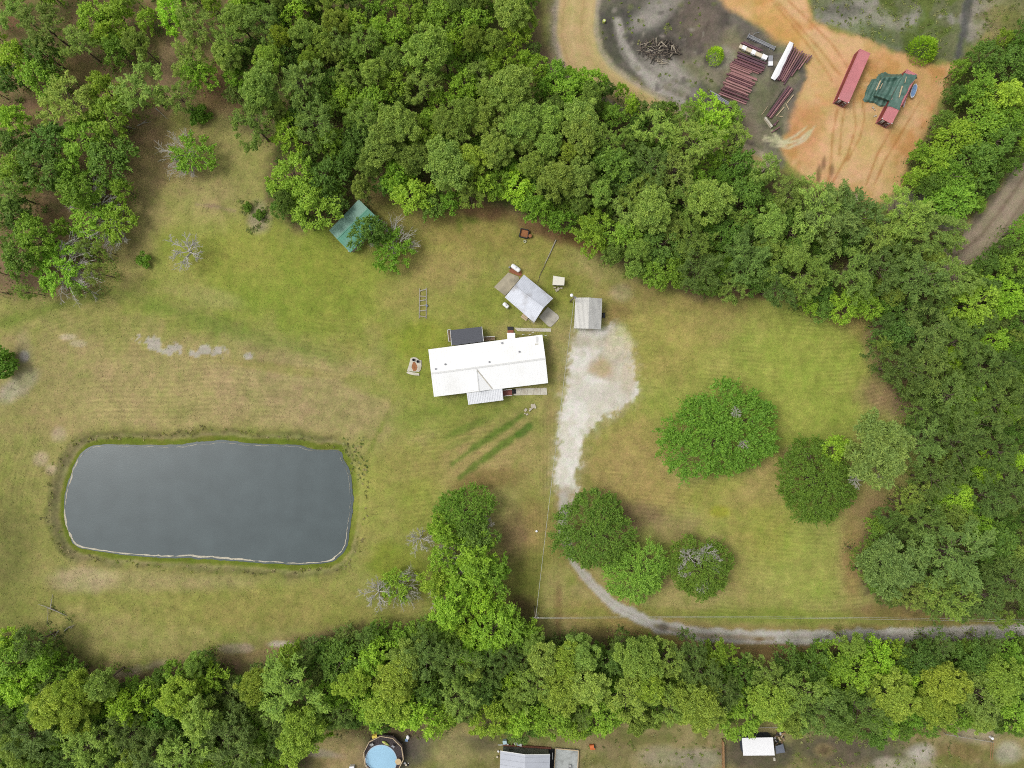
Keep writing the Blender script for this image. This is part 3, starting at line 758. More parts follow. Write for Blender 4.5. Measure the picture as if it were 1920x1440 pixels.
def pine_lobes(rng, R=3.8, Hc=11.5, n=34, spread=1.0):
    L = []; ph = rng.uniform(0, 6.28)
    for i in range(n):
        a = i*2.39996+rng.normal()*.45; q = math.sqrt((i+.5)/n)
        rho = R*.86*q*(1+rng.normal()*.14)*(1+.16*math.sin(2*a+ph)+.13*math.sin(3*a+2*ph))
        z = Hc + 2.7*math.sqrt(max(0, 1-q*q*.9)) - 1.2 + rng.normal()*.4
        L.append((rho*math.cos(a), rho*math.sin(a), z, rng.uniform(.48, .86)*spread))
    for i in range(16):
        a = rng.uniform(0, 6.28); rho = R*rng.uniform(.35, .8)
        L.append((rho*math.cos(a), rho*math.sin(a), Hc-1.6+rng.normal()*.5, rng.uniform(.8, 1.2)))
    return L
def broad_lobes(rng, R=3.8, Hc=7, n=30, hz=2.2):
    L = []
    ph = rng.uniform(0, 6.28, 3)
    for i in range(n):
        a = rng.uniform(0, 6.28); q = math.sqrt(rng.random())
        k = 1+.22*math.sin(2*a+ph[0])+.15*math.sin(3*a+ph[1])+.10*math.sin(5*a+ph[2])
        rho = R*.85*q*k
        z = Hc + hz*(1-q**2)*rng.uniform(.5, 1.1) - hz*.3 + rng.normal()*.35
        L.append((rho*math.cos(a), rho*math.sin(a), z, rng.uniform(.55, 1.2)))
    return L

PROTO = {}
def add_proto(kind, R, Hc, crown, wood, extra=None): PROTO.setdefault(kind, []).append((R, Hc, crown, wood, extra))
for v in range(5):                      # round-topped pines: many rounded tufts
    rng = np.random.default_rng(100+v)
    L = pine_lobes(rng, Hc=9.6, n=62+4*v)
    add_proto('pine', 4.0, 10.4, crown_mesh('pine_crown', L, 430, NEEDLE, rng, ll=.42, lw=.12, up=.4, jit=.7, flat=.9, lowcut=-.3, shell=.35, radial=.5),
              wood_mesh('pine_trunk', 10.6, .22, L, rng, BARK, 10, .6))
for v in range(5):                      # thin-needled pines: feathery, open
    rng = np.random.default_rng(200+v)
    L = [(x*1.08, y*1.08, z+rng.normal()*.9, r*rng.uniform(.6, .95)) for x, y, z, r in broad_lobes(rng, 3.9, 9.0, 60, 2.6)]
    add_proto('thin', 4.0, 9.4, spray_mesh('pine_crown', L, 4, 30, NEEDLE, rng, (.7, 1.3), .40, .10, .20, .25, .6),
              wood_mesh('pine_trunk', 10.0, .2, L, rng, BARK, 14, .5))
for v in range(6):                      # broadleaf trees
    rng = np.random.default_rng(300+v)
    L = [(x, y, z, r*.78) for x, y, z, r in broad_lobes(rng, 4.1, 6.6, 66, 3.0)]
    add_proto('broad', 4.0, 7.0, spray_mesh('leaf_crown', L, 3, 30, LEAF, rng, (.8, 1.6), .38, .2, .26, .25, .6),
              wood_mesh('leaf_trunk', 8.0, .2, L, rng, BARK, 12, .3))
for v in range(3):                      # wide-spreading oaks of the lawn
    rng = np.random.default_rng(400+v)
    R = 8.0; L = []
    ph = rng.uniform(0, 6.28, 3)
    for i in range(330):
        a = rng.uniform(0, 6.28); q = math.sqrt(rng.random())
        k = 1+.10*math.sin(2*a+ph[0])+.08*math.sin(3*a+ph[1])+.05*math.sin(7*a+ph[2])
        rho = R*.96*q*k
        L.append((rho*math.cos(a), rho*math.sin(a), 5.2+4.6*math.sqrt(max(0, 1-min(q, 1)**2))*rng.uniform(.78, 1.05)-1.6*q+rng.normal()*.35, rng.uniform(.5, 1.05)))
    add_proto('oak', 8.2, 6.8, spray_mesh('oak_crown', L, 3, 30, LEAF, rng, (.9, 1.9), .36, .16, .26, .25, .6),
              wood_mesh('oak_trunk', 8.0, .5, L, rng, BARK, 30, .2))
def bare_mesh(name, rng, R, h, n=14, arc=(0, 6.28), droop=.0):
    """long pale leafless branches fanning out, each split into finer twigs"""
    mb = MB()
    for i in range(n):
        a = arc[0]+(arc[1]-arc[0])*(i+rng.random()*.8)/n
        ln = R*rng.uniform(.65, 1.05)
        b0 = Vector((0, 0, h*rng.uniform(.35, .75)))
        tip = Vector((math.cos(a)*ln, math.sin(a)*ln, h*rng.uniform(.55, 1.0)-droop))
        md = b0.lerp(tip, .5)+Vector((rng.normal()*.2, rng.normal()*.2, .35))
        mb.tube([b0, md, tip], [.075, .05, .02], 5, cap=False)
        for j in range(11):
            t = rng.uniform(.3, .95)
            s = md.lerp(tip, (t-.5)*2) if t > .5 else b0.lerp(md, t*2)
            aa = a+rng.normal()*.55; l2 = ln*rng.uniform(.2, .45)
            e = s+Vector((math.cos(aa)*l2, math.sin(aa)*l2, rng.normal()*.35+.15))
            mb.tube([s, s.lerp(e, .5)+Vector((0, 0, .1)), e], [.034, .026, .015], 4, cap=False)
            for q in range(4):
                s2 = s.lerp(e, rng.uniform(.3, .9)); a3 = aa+rng.normal()*.7; l3 = l2*rng.uniform(.3, .55)
                mb.tube([s2, s2+Vector((math.cos(a3)*l3, math.sin(a3)*l3, rng.normal()*.2))], [.024, .014], 3, cap=False)
    return mb.mesh(name, GREYBARK)
for v in range(4):                      # half-bare trees: green tuft in the middle, pale branches round it
    rng = np.random.default_rng(500+v)
    L = []
    for i in range(58):
        a = rng.uniform(0, 6.28); q = rng.random()**.55
        L.append((3.7*q*math.cos(a), 3.7*q*math.sin(a), 4.6-q*1.4+rng.normal()*.3, rng.uniform(.3, .75)))
    add_proto('half', 4.3, 4.2, spray_mesh('leaf_crown', L, 3, 24, LEAF, rng, (.8, 1.6), .4, .16, .2, .2, .6),
              wood_mesh('leaf_trunk', 4.6, .16, L, rng, GREYBARK, 8, .2), bare_mesh('bare_branches', rng, 5.0, 4.0, 11, (v*1.3, v*1.3+3.0)))
for v in range(2):                      # leafless
    rng = np.random.default_rng(520+v)
    add_proto('bare', 2.6, 3.6, None, wood_mesh('bare_trunk', 3.2, .12, [(0.2, 0.1, 3.0, .3)], rng, GREYBARK, 1, .3), bare_mesh('bare_branches', rng, 2.6, 4.0, 13))
for v in range(2):                      # feathery lime-green young trees
    rng = np.random.default_rng(540+v)
    V = []; T = []
    for i in range(1500):
        a = rng.uniform(0, 6.28); q = rng.random()**.6; rho = 2.2*q
        p = np.array([rho*math.cos(a), rho*math.sin(a), .7+3.6*(1-q)+rng.normal()*.35])
        t = np.array([math.cos(a)*.75+rng.normal()*.2, math.sin(a)*.75+rng.normal()*.2, .7+rng.normal()*.3]); t /= np.linalg.norm(t)
        b = np.cross(t, rng.normal(size=3)); b /= np.linalg.norm(b)
        l_ = rng.uniform(.35, .8)
        V += [p-t*l_/2, p-b*.07, p+t*l_/2, p+b*.07]; T += [rng.random()]*4
    add_proto('feather', 2.5, 2.6, mesh_np('leaf_crown', np.array(V), np.arange(len(V)).reshape(-1, 4), [LEAF], {'tint': np.array(T)}),
              wood_mesh('leaf_trunk', 3.0, .08, [(0, 0, 2, .5), (.6, .2, 2, .5), (-.5, .3, 2, .5)], rng, BARK, 3, .2))
for v in range(3):                      # low bushes
    rng = np.random.default_rng(560+v)
    L = [(x, y, max(.35, z), r) for x, y, z, r in broad_lobes(rng, 1.5, 1.0, 14, .8)]
    L = [(x, y, z, r*.62) for x, y, z, r in L]
    add_proto('bush', 1.7, 1.0, crown_mesh('bush_leaves', L, 260, LEAF, rng, ll=.34, lw=.18, up=.5, jit=.8, flat=.75, shell=.4),
              wood_mesh('bush_stems', 1.1, .05, L, rng, BARK, 6, .1))

KIND = {   # crown colours as the photo shows them (mean of a lit crown), thing name, category
 'P': ('pine', [(116,136,62),(122,142,66),(110,130,58)], 'pine_tree', 'pine tree', 'olive-green round-topped pine'),
 'A': ('pine', [(124,146,68),(120,142,64)], 'pine_tree', 'pine tree', 'pale green tufted pine'),
 'Y': ('pine', [(128,148,58),(132,150,58),(124,144,56)], 'pine_tree', 'pine tree', 'yellow-green round-topped pine'),
 'G': ('thin', [(110,132,58),(104,126,54),(114,134,60)], 'pine_tree', 'pine tree', 'grey-green feathery pine'),
 'E': ('thin', [(86,108,50),(92,114,54),(82,104,46)], 'pine_tree', 'pine tree', 'dull dark green pine'),
 'B': ('broad', [(116,146,48),(124,152,50),(104,136,46)], 'broadleaf_tree', 'tree', 'fresh green broadleaf tree'),
 'D': ('broad', [(86,116,46),(82,110,46),(92,120,48)], 'broadleaf_tree', 'tree', 'dark green broadleaf tree'),
 'L': ('broad', [(132,166,50),(126,160,50)], 'broadleaf_tree', 'tree', 'bright lime-green broadleaf tree'),
 'V': ('broad', [(100,130,50),(90,120,48),(108,138,52),(96,116,56)], 'sapling', 'sapling', 'leafy sapling'),
 'O': ('oak', [(96,124,44)], 'oak_tree', 'tree', 'wide-spreading green oak'),
 'H': ('half', [(122,154,52),(112,148,46)], 'half_bare_tree', 'tree', 'half-bare tree with pale grey branches'),
 'W': ('bare', [(150,150,90)], 'leafless_tree', 'tree', 'leafless pale grey tree'),
 'F': ('feather', [(140,172,44)], 'young_tree', 'tree', 'feathery lime-green young tree'),
 'S': ('bush', [(92,124,38),(84,116,36)], 'bush', 'bush', 'low green bush'),
}
LEAFGAIN = {'pine': .40, 'thin': .43, 'broad': .45, 'oak': .42, 'half': .45}           # leaves shade one another: their own albedo for a given crown brightness
COUNT = {}
def place_tree(px, py, dia, kind, label=None, group=None, var=None, zk=1.0, col=None, asp=None):
    """px, py: middle of the crown in the photo, dia its width there in pixels"""
    fam, cols, name, cat, words = KIND[kind]
    R, Hc, cm, wm, xm = random.choice(PROTO[fam]) if var is None else PROTO[fam][var]
    s = dia/2/S/R
    s *= (H-Hc*s)/H
    zs = zk*max(.6, s**.35 if fam in ('pine', 'thin', 'broad') else s**.6)*random.uniform(.94, 1.06) if fam != 'bush' else s
    hc = Hc*zs
    w = W(px, py, hc)
    o = empty(name, (w.x, w.y, max(-.25, ground_z(960+w.x*S, 720-w.y*S)-.03)), random.uniform(0, 6.28), label, cat, group)
    a_ = random.uniform(.86, 1.12) if asp is None else asp
    o.scale = (s, s*a_, zs)
    if asp is not None: o.rotation_euler.z = 0.3
    c = col or random.choice(cols)
    base = lin(c)/GAIN/LEAFGAIN.get(fam, .5)
    base = base*random.uniform(.80, 1.20); base = base*np.array([random.uniform(.93, 1.08), 1, random.uniform(.9, 1.1)])
    for nm, me in (('crown', cm), ('trunk', wm), ('bare_branches', xm)):
        if me is None: continue
        ch = link(nm, me, o)
        ch.color = (*np.clip(base, 0, .8), 1)
    COUNT[name] = COUNT.get(name, 0)+1
    return o
PLACES = [(660,420,110),(1560,318,64),(1640,350,70),(1600,330,60),(1500,300,50),(1752,190,60),(1772,140,64),(1722,250,44)]   # (x, y, dia) of crowns already standing
def area(x, y):
    if y < 560 and x < 432:
        return ('in the top left corner of the wood' if y < 150 and x < 230 else 'in the open wood left of the top middle' if y < 170 else
                'in the left wood above the small clearing' if y < 300 else 'along the left edge of the upper lawn' if x > 110 else 'by the left edge above the field')
    if x > 1690 and y < 420: return 'in the thicket right of the clay yard' if y < 300 else 'in the thicket above the rutted track'
    if y < 600 and x < 1640:
        if x < 640: return 'in the wood north-west of the green-roofed shed' if y < 250 else 'on the wood edge left of the green-roofed shed'
        if x < 800: return 'at the top middle left of the sandy road' if y < 120 else 'in the wood behind the green-roofed shed' if y < 300 else 'on the wood edge above the green-roofed shed'
        if x < 1010: return 'at the top left of the sandy road' if y < 130 else 'in the deep wood above the tin-roofed workshop' if y < 290 else 'on the wood edge above the tin-roofed workshop'
        if x < 1210: return 'beside the bend of the sandy road' if y < 250 else 'in the wood above the carport' if y < 380 else 'on the wood edge above the carport'
        if x < 1420: return 'in the wood just below the stacked beams' if y < 400 else 'on the wood edge above the right lawn'
        return 'in the wood below the clay yard' if y < 450 else 'on the far edge of the right lawn'
    if x >= 1600 and y < 1175:
        return ('where the rutted track meets the right wood' if y < 560 else 'in the right wood above the brown bay in the lawn' if y < 690 else
                'in the right wood level with the big lawn oak' if y < 860 else 'in the right wood behind the pale lawn tree' if y < 1010 else 'in the right wood above the gravel lane')
    if y >= 1130:
        for lim, t in ((170,'in the bottom left corner of the wood'), (400,'in the bottom wood below the left of the pond'), (600,'in the bottom wood below the right of the pond'),
                       (760,'in the bottom wood just above the round pool'), (900,'in the bottom wood right of the round pool'), (1060,'in the bottom wood above the grey-roofed house'),
                       (1270,'in the bottom wood right of the grey-roofed house'), (1480,'in the bottom wood above the white-roofed shed'), (1680,'in the bottom wood under the gravel lane'), (3000,'in the bottom right corner of the wood')):
            if x < lim: return t
    return 'on the open lawn'
BYLABEL = {}
def forest_tree(x, y, d, k, zk=1.0):
    words = KIND[k][4]
    size = 'small' if d < 42 else 'broad' if d > 76 else 'medium'
    if k in 'HW':
        lab = '%s %s %s' % (size, words, area(x, y))
    else:
        lab = '%s %s %s' % (size, words, area(x, y))
    BYLABEL.setdefault(lab, []).append(place_tree(x, y, d, k, lab, zk=zk))
    o = BYLABEL[lab][-1]; BASES.append((960+o.location.x*S, 720-o.location.y*S))
    PLACES.append((x, y, d))
BASES = []
def grouped():
    for lab, os_ in BYLABEL.items():
        if len(os_) > 1:
            n_ = len(os_); pl = lab.replace(' pine ', ' pines ', 1).replace(' tree ', ' trees ', 1).replace('sapling ', 'saplings ', 1)
            ax = 0 if max(o.location.x for o in os_)-min(o.location.x for o in os_) >= max(o.location.y for o in os_)-min(o.location.y for o in os_) else 1
            os_.sort(key=lambda o: o.location.x if ax == 0 else -o.location.y)
            first, last = (('leftmost', 'rightmost'), ('uppermost', 'lowest'))[ax]; side = ('left', 'top')[ax]
            if n_ <= 6:
                for i_, o in enumerate(os_):
                    w_ = first if i_ == 0 else last if i_ == n_-1 else '%s from %s' % (('second', 'third', 'fourth', 'fifth')[i_-1], side)
                    t_ = '%s of %s %s' % (w_, ('two', 'three', 'four', 'five', 'six')[n_-2], pl)
                    if len(t_.split()) > 16: t_ = '%s of %s %s' % (w_, ('two', 'three', 'four', 'five', 'six')[n_-2], pl.replace(' round-topped', '').replace(' feathery', '').replace(' fresh', '').replace(' dull', '').replace('bright ', ''))
                    if len(t_.replace('-', ' ').split()) <= 19 and len(t_.split()) <= 16: o['label'] = t_
            for o in os_: o['group'] = lab.split(' ', 1)[1].replace(' pine ', ' pines ', 1).replace(' tree ', ' trees ', 1)

# trees that stand alone, each with its own label
for x, y, d, k, lab, v in (
    (1352,812,222,'O','biggest tree of the right lawn, round green oak with yellow-green middle',0),
    (1535,905,158,'O','dark green round oak touching the pale green tree by the right wood',1),
    (1116,1000,150,'O','dark green oak hanging over the bend where drive meets lane',2),
    (1196,1076,122,'O','green oak between the drive oak and the grey-streaked oak',0),
    (1316,1066,130,'O','oak with grey bare streaks in its crown beside the gravel lane',1),
    (868,968,118,'O','dark green oak standing north of the half-bare trees by the drive',2)):
    place_tree(x, y, d, k, lab, 'oaks on the lawns', v, .85, {0:(106,134,50),1:(94,122,46),2:(96,124,46)}[v] if x != 1352 else (92,124,42), .9 if x == 1352 else None); PLACES.append((x, y, d))
for x, y, d, k, lab in (
    (1654,848,150,'P','pale grey-green broad pine with white dead twigs at its foot, right lawn'),
    (1572,842,58,'L','lime-green tree squeezed between the dark oak and the pale tree'),
    (1678,1066,128,'P','pale green broad pine standing out of the right wood above the lane'),
    (357,283,88,'H','half-bare tree alone on the straw clearing in the upper left'),
    (350,470,70,'W','leafless grey tree alone on the upper left lawn'),
    (168,398,100,'H','half-bare tree with white twigs both sides at the left lawn edge'),
    (208,412,92,'H','half-bare tree with twigs fanning towards the lawn, left edge'),
    (104,500,110,'H','lime-tinted half-bare tree at the lower end of the left wood'),
    (786,1012,52,'W','small leafless tree right of the pond, nearest the oak'),
    (708,1112,62,'W','white leafless tree left of its half-green twin below the pond'),
    (742,1102,70,'H','half-green tree with upright white twigs beside a leafless one'),
    (735,466,92,'H','pale half-bare tree beside the green-roofed shed'),
    (690,432,72,'D','dark green tree growing over the green shed roof'),
    (1345,99,40,'F','lime-green feathery young tree left of the stacked beams'),
    (1740,85,62,'F','lime-green feathery young tree above the corner of the clay yard'),
    (14,682,62,'S','dark green bush cut by the left edge of the photo'),
    (270,487,34,'S','narrow dark bush on the upper left lawn'),
    (374,214,48,'S','bright green bush behind the lone half-bare tree'),
    (462,388,22,'S','small dark bush on the upper left of the weedy mound'),
    (486,402,24,'S','small dark bush on the lower right of the weedy mound'),
    (1585,572,66,'L','lime-green broad tree bulging onto the far corner of the right lawn'),
    (1630,574,58,'L','lime-green tree beside the brown far corner of the right lawn'),
    (885,1232,54,'L','bright lime-green tree in the bottom wood below the lawn oaks')):
    place_tree(x, y, d, k, lab, col=(104,126,64) if 'pale g' in lab else None); PLACES.append((x, y, d))

EXPL = """75,45,80,G 25,18,60,G 170,28,62,B 215,26,60,B 196,62,52,B 140,78,60,G 215,92,58,B 252,76,56,P 320,24,60,L 365,44,70,G 440,30,60,P 492,40,70,G
520,64,42,Y 500,106,52,Y 430,76,60,G 350,106,70,G 366,132,68,B 420,100,50,P 440,142,42,L 482,160,82,P 515,200,42,P 560,150,80,G 578,110,46,Y 570,60,60,P 556,14,60,B 626,38,52,Y
590,228,76,G 470,230,84,G 540,250,62,L 548,330,92,B 610,330,74,D 580,382,84,B 20,110,62,B 78,98,70,D 70,142,72,B 14,142,52,D 120,190,90,G 260,160,92,G 190,165,62,B 330,180,62,G
20,222,62,B 14,262,52,D 200,216,92,B 150,254,82,B 90,260,74,D 200,290,84,D 70,312,94,D 28,322,72,B 124,322,62,B 140,358,72,B 60,440,76,B 26,400,66,D 30,480,70,D 10,360,60,G
655,40,60,B 682,76,62,G 745,64,62,B 770,20,60,B 830,28,72,B 880,34,72,B 958,14,64,P 988,36,50,B 800,86,88,P 890,66,46,Y 926,74,42,P 846,72,50,B
700,130,52,A 660,105,52,B 745,150,62,B 835,114,62,B 940,104,52,B 955,160,92,P 870,160,62,B 1008,128,52,B 1040,142,56,B 1075,150,50,L 1108,148,48,L 1165,166,26,L 1186,194,30,L 1070,172,60,B
700,190,72,B 790,160,62,G 680,214,62,G 745,226,76,A 872,208,62,A 906,216,62,A 980,226,82,P 1030,224,62,P 1092,222,72,P 715,268,72,A 790,262,82,B 744,322,62,L 776,292,62,P
840,308,92,P 880,298,62,Y 930,276,72,A 990,264,52,P 1026,270,62,P 1070,284,48,Y 1088,252,66,P 1045,334,78,A 1086,332,72,A 1000,306,52,P 1130,262,62,G 1150,302,96,D 1182,332,82,D
770,360,72,B 905,346,54,B 972,350,72,L 932,342,60,B 1004,382,62,B 1126,360,52,A 1226,390,78,A 1182,402,56,G 1112,430,80,B 1166,440,72,B 1190,362,60,G 1050,412,52,B
1335,228,92,L 1308,262,92,G 1332,374,84,A 1288,372,66,G 1400,372,84,D 1450,420,64,A 1530,392,90,G 1482,362,70,G 1560,402,108,E 1482,432,90,D 1612,402,98,E 1652,432,84,G 1700,402,92,G 1742,432,96,G 1440,316,56,G
1230,240,70,G 1270,320,80,G 1220,310,80,E 1240,460,80,D 1300,450,80,G 1360,440,70,D 1400,470,80,E 1260,510,60,B
1842,164,66,B 1880,180,80,B 1802,252,80,B 1850,230,84,B 1872,262,76,D 1782,330,76,B 1832,300,76,D 1790,370,84,B 1892,226,64,B 1850,106,60,D 1762,300,60,B 1905,120,70,D 1752,348,54,D
1916,432,44,B 1914,492,60,B 1310,500,90,E 1352,500,60,B 1402,490,82,E 1502,520,92,G 1460,540,70,E 1592,512,92,G 1652,500,92,E 1722,520,98,E 1790,520,90,G
1702,580,62,D 1832,570,92,B 1890,560,72,L 1692,624,82,D 1742,622,92,E 1792,642,82,E 1872,640,48,L 1692,690,92,E 1742,692,80,E 1790,668,42,L 1852,700,92,E 1882,752,92,E
1782,742,84,E 1822,752,72,L 1832,792,98,E 1898,770,44,L 1802,832,92,E 1872,852,82,E 1904,862,46,L 1852,880,62,L 1802,930,62,L 1760,902,84,E 1862,934,82,E 1730,830,80,E 1900,920,80,E
1740,980,92,E 1790,1040,140,E 1872,1022,92,D 1782,1120,92,G 1842,1120,98,E 1902,1092,92,E 1842,990,62,L 1720,1110,70,G
832,1006,66,B 892,1012,66,D 885,1062,100,B 852,1104,80,H 925,1082,70,B 905,1130,66,L 925,1184,96,L 812,1092,60,B 848,1150,64,B 830,1060,60,H 905,988,44,W 845,1140,80,B 960,1180,70,B
20,1240,80,B 30,1290,80,L 80,1250,60,B 90,1330,80,Y 130,1300,70,Y 135,1340,90,Y 180,1290,70,P 60,1380,90,E 160,1400,100,G 240,1330,80,L 240,1380,70,E 330,1310,84,Y 370,1350,84,A 300,1350,70,D 280,1420,90,E
340,1420,100,G 420,1380,100,E 450,1420,80,E 390,1270,60,B 330,1270,50,B 475,1290,64,Y 545,1300,140,G 560,1380,100,Y 620,1310,60,B 660,1285,64,Y 640,1240,80,D 690,1240,90,B 620,1240,60,D
600,1360,60,L 690,1330,70,B 720,1330,80,Y 780,1340,90,L 740,1280,80,Y 760,1240,70,P 800,1230,80,E 850,1240,70,E 860,1310,80,G 800,1290,70,D 830,1350,60,B 900,1300,70,D
1020,1240,70,A 1060,1240,60,Y 1090,1230,70,P 1000,1290,80,G 1050,1300,80,Y 1100,1290,80,P 1130,1350,70,B 1040,1350,80,B 980,1350,70,L 920,1350,80,B 1150,1240,70,D 1200,1240,80,P 1180,1310,80,G 1220,1290,70,Y 1250,1240,70,G
1260,1320,90,G 1310,1260,80,E 1310,1330,110,Y 1350,1230,60,B 1390,1270,80,D 1360,1300,70,E 1400,1340,90,B 1450,1320,90,Y 1440,1270,70,G 1500,1300,100,G 1530,1250,70,D 1570,1240,70,B 1600,1270,90,B 1550,1340,90,E 1620,1340,90,E
1650,1250,80,L 1700,1270,60,L 1680,1310,90,Y 1730,1240,80,D 1780,1290,80,Y 1760,1330,70,Y 1830,1240,80,D 1840,1310,90,G 1890,1280,80,Y 1900,1330,70,B 1890,1230,60,B 1810,1340,60,B 1480,1250,60,D 1300,1220,50,E"""
for tok in EXPL.split():
    x, y, d, k = tok.split(',')
    forest_tree(float(x), float(y), float(d)*1.08, k)

# fill what is left of the woods with lower, younger trees
def fill(poly, weights, tries, dmin, dmax, gap, holes=()):
    xs = [p[0] for p in poly]; ys = [p[1] for p in poly]
    ks = list(weights)
    for _ in range(tries):
        x, y = random.uniform(max(-30, min(xs)), min(1950, max(xs))), random.uniform(max(-30, min(ys)), min(1470, max(ys)))
        if not inside(poly, x, y) or any(((x-a)/ra)**2+((y-b)/rb)**2 < 1 for a, b, ra, rb in holes): continue
        d = random.uniform(dmin, dmax)
        if any((x-a)**2+(y-b)**2 < (gap*(d+e)/2)**2 for a, b, e in PLACES): continue
        fam = random.choices(ks, [weights[k] for k in ks])[0]
        n = KIND[fam][2]
        if COUNT.get(n, 0) >= 298: continue
        forest_tree(x, y, d, fam, .92 if fam != 'V' else .75)
fill(F_SOUTH, {'P':2,'E':3,'B':3,'V':2}, 2500, 40, 66, .56)
fill(F_NORTH, {'P':2,'B':3,'G':2,'D':2,'V':2}, 2500, 38, 62, .54)
fill(F_NW, {'G':5,'B':4}, 900, 28, 48, .86, ((140,128,62,36),(320,120,26,74),(25,30,26,36),(80,212,30,20),(400,175,40,50),(270,250,44,30)))
fill(F_EAST, {'E':4,'G':2,'D':3,'V':2}, 2600, 36, 60, .54)
fill(F_NE, {'B':3,'D':2}, 400, 28, 46, .62)
fill(F_SOUTH, {'V':1}, 3500, 34, 54, .44)
fill(F_NORTH, {'V':1}, 1500, 32, 50, .44)
grouped()
print('TREES', COUNT)

# undergrowth that nobody could count: low leaves between the trunks, weeds on the pond bank
def tufts(name, pts, cols, ll, lw, h, per, seed):
    rng = np.random.default_rng(seed)
    V = []; T = []; Cc = []
    for (px, py, r) in pts:
        w = W(px, py, 0); gz = ground_z(px, py)
        k = per
        p = np.stack([w.x+rng.normal(size=k)*r*.55, w.y+rng.normal(size=k)*r*.55, gz+rng.random(k)*h*r], 1)
        nn = unit(rng.normal(size=(k, 3))*.7+np.array([0, 0, 1.0])); t = rng.normal(size=(k, 3)); t = unit(t-nn*np.sum(t*nn, 1, keepdims=True)); b = np.cross(nn, t)
        s = (.6+.8*rng.random(k))[:, None]
        V.append(np.stack([p-t*ll/2*s, p-b*lw/2*s, p+t*ll/2*s, p+b*lw/2*s], 1).reshape(-1, 3))
        c = lin(cols[rng.integers(len(cols))])/GAIN/.72*rng.uniform(.85, 1.2)
        Cc.append(np.repeat(np.tile(c, (k, 1))*rng.uniform(.85, 1.15, (k, 1)), 4, axis=0))
    V = np.concatenate(V); Cc = np.concatenate(Cc)
    return tag(link(name, mesh_np(name, V, np.arange(len(V)).reshape(-1, 4), [STUFFLEAF], {'base': Cc})), kind='stuff')
m_, nt_, b_ = nodes_of('undergrowth_leaves')
a_ = nt_.nodes.new('ShaderNodeAttribute'); a_.attribute_name = 'base'
nt_.links.new(a_.outputs['Color'], b_.inputs['Base Color']); b_.inputs['Roughness'].default_value = .8; b_.inputs['Specular IOR Level'].default_value = .15
STUFFLEAF = m_
pts = []
for F, n_ in ((F_NORTH, 1700), (F_NW, 300), (F_EAST, 800), (F_SOUTH, 1500), (F_NE, 300)):
    xs = [p[0] for p in F]; ys = [p[1] for p in F]
    for _ in range(n_):
        x, y = random.uniform(min(xs), max(xs)), random.uniform(min(ys), max(ys))
        if inside(F, x, y) and not (F is F_NW and any(((x-a)/ra)**2+((y-b)/rb)**2 < 1 for a, b, ra, rb in ((140,128,56,32),(320,120,22,70),(400,180,30,50)))): pts.append((x, y, random.uniform(.5, 1.5)))
pts += [(x+random.gauss(0, 6), y+random.gauss(0, 6), random.uniform(.9, 1.7)) for x, y in BASES for _ in range(2)]
tag(tufts('undergrowth', pts, [(96,124,44),(112,134,50),(84,108,42),(116,126,60),(104,112,60)], .36, .2, 1.0, 50, 71), 'low leafy undergrowth and saplings between the trunks of the woods', 'undergrowth')
pts = []
for i in range(len(ring)):
    for _ in range(3):
        off = random.choice((random.uniform(22, 34), random.uniform(26, 30)))
        if ring[i][0] < 180 and random.random() < .5: off = random.uniform(26, 44)
        if random.random() < .2: pts.append((ring[i][0]+outw[i][0]*off+random.uniform(-4, 4), ring[i][1]+outw[i][1]*off+random.uniform(-4, 4), random.uniform(.15, .5)))
tag(tufts('bank_weeds', pts, [(112,116,58),(130,132,62),(110,106,68),(150,138,98),(114,128,52)], .24, .12, .6, 20, 73), 'rough weeds growing in a ring along the pond bank', 'weeds')
pts = [(x+random.gauss(0, 3), y+random.gauss(0, 3), random.uniform(.15, .45)) for x, y in [(465,385),(455,392),(480,380),(500,392),(498,410),(488,422),(470,432),(478,428),(462,400),(452,380),(100,1140),(118,1150),(132,1160),(90,1168),(96,1190),(112,1196),(80,1198),(70,1208),(122,1182)] for _ in range(5)]
pts += [(random.uniform(640, 690), random.uniform(820, 900), random.uniform(.1, .3)) for _ in range(60)]
pts += [(x_, y_, r_) for x_, y_, r_ in [(random.uniform(1520, 1800), random.uniform(-10, 120), random.uniform(.2, .6)) for _ in range(200)] if inside(SCRUB, x_, y_) and not inside(CLAY, x_, y_)]
pts += [(x_, y_, r_) for x_, y_, r_ in [(random.uniform(1120, 1340), random.uniform(0, 200), random.uniform(.15, .35)) for _ in range(70)] if inside(CHAR, x_, y_)]
pts += [(random.uniform(1480, 1800), random.uniform(1355, 1450), random.uniform(.2, .7)) for _ in range(110)] + [(random.uniform(560, 940), random.uniform(1362, 1385), random.uniform(.2, .6)) for _ in range(60)]
pts += [(random.uniform(1090, 1350), random.uniform(1370, 1445), random.uniform(.15, .5)) for _ in range(50)]
pts += [(random.uniform(1830, 1930), random.uniform(-10, 90), random.uniform(.2, .8)) for _ in range(80)]
tag(tufts('weeds', pts, [(104,120,56),(120,134,62),(100,108,58),(134,136,84)], .26, .13, .6, 24, 75), 'scattered weeds on bare soil and on the weedy mound', 'weeds')

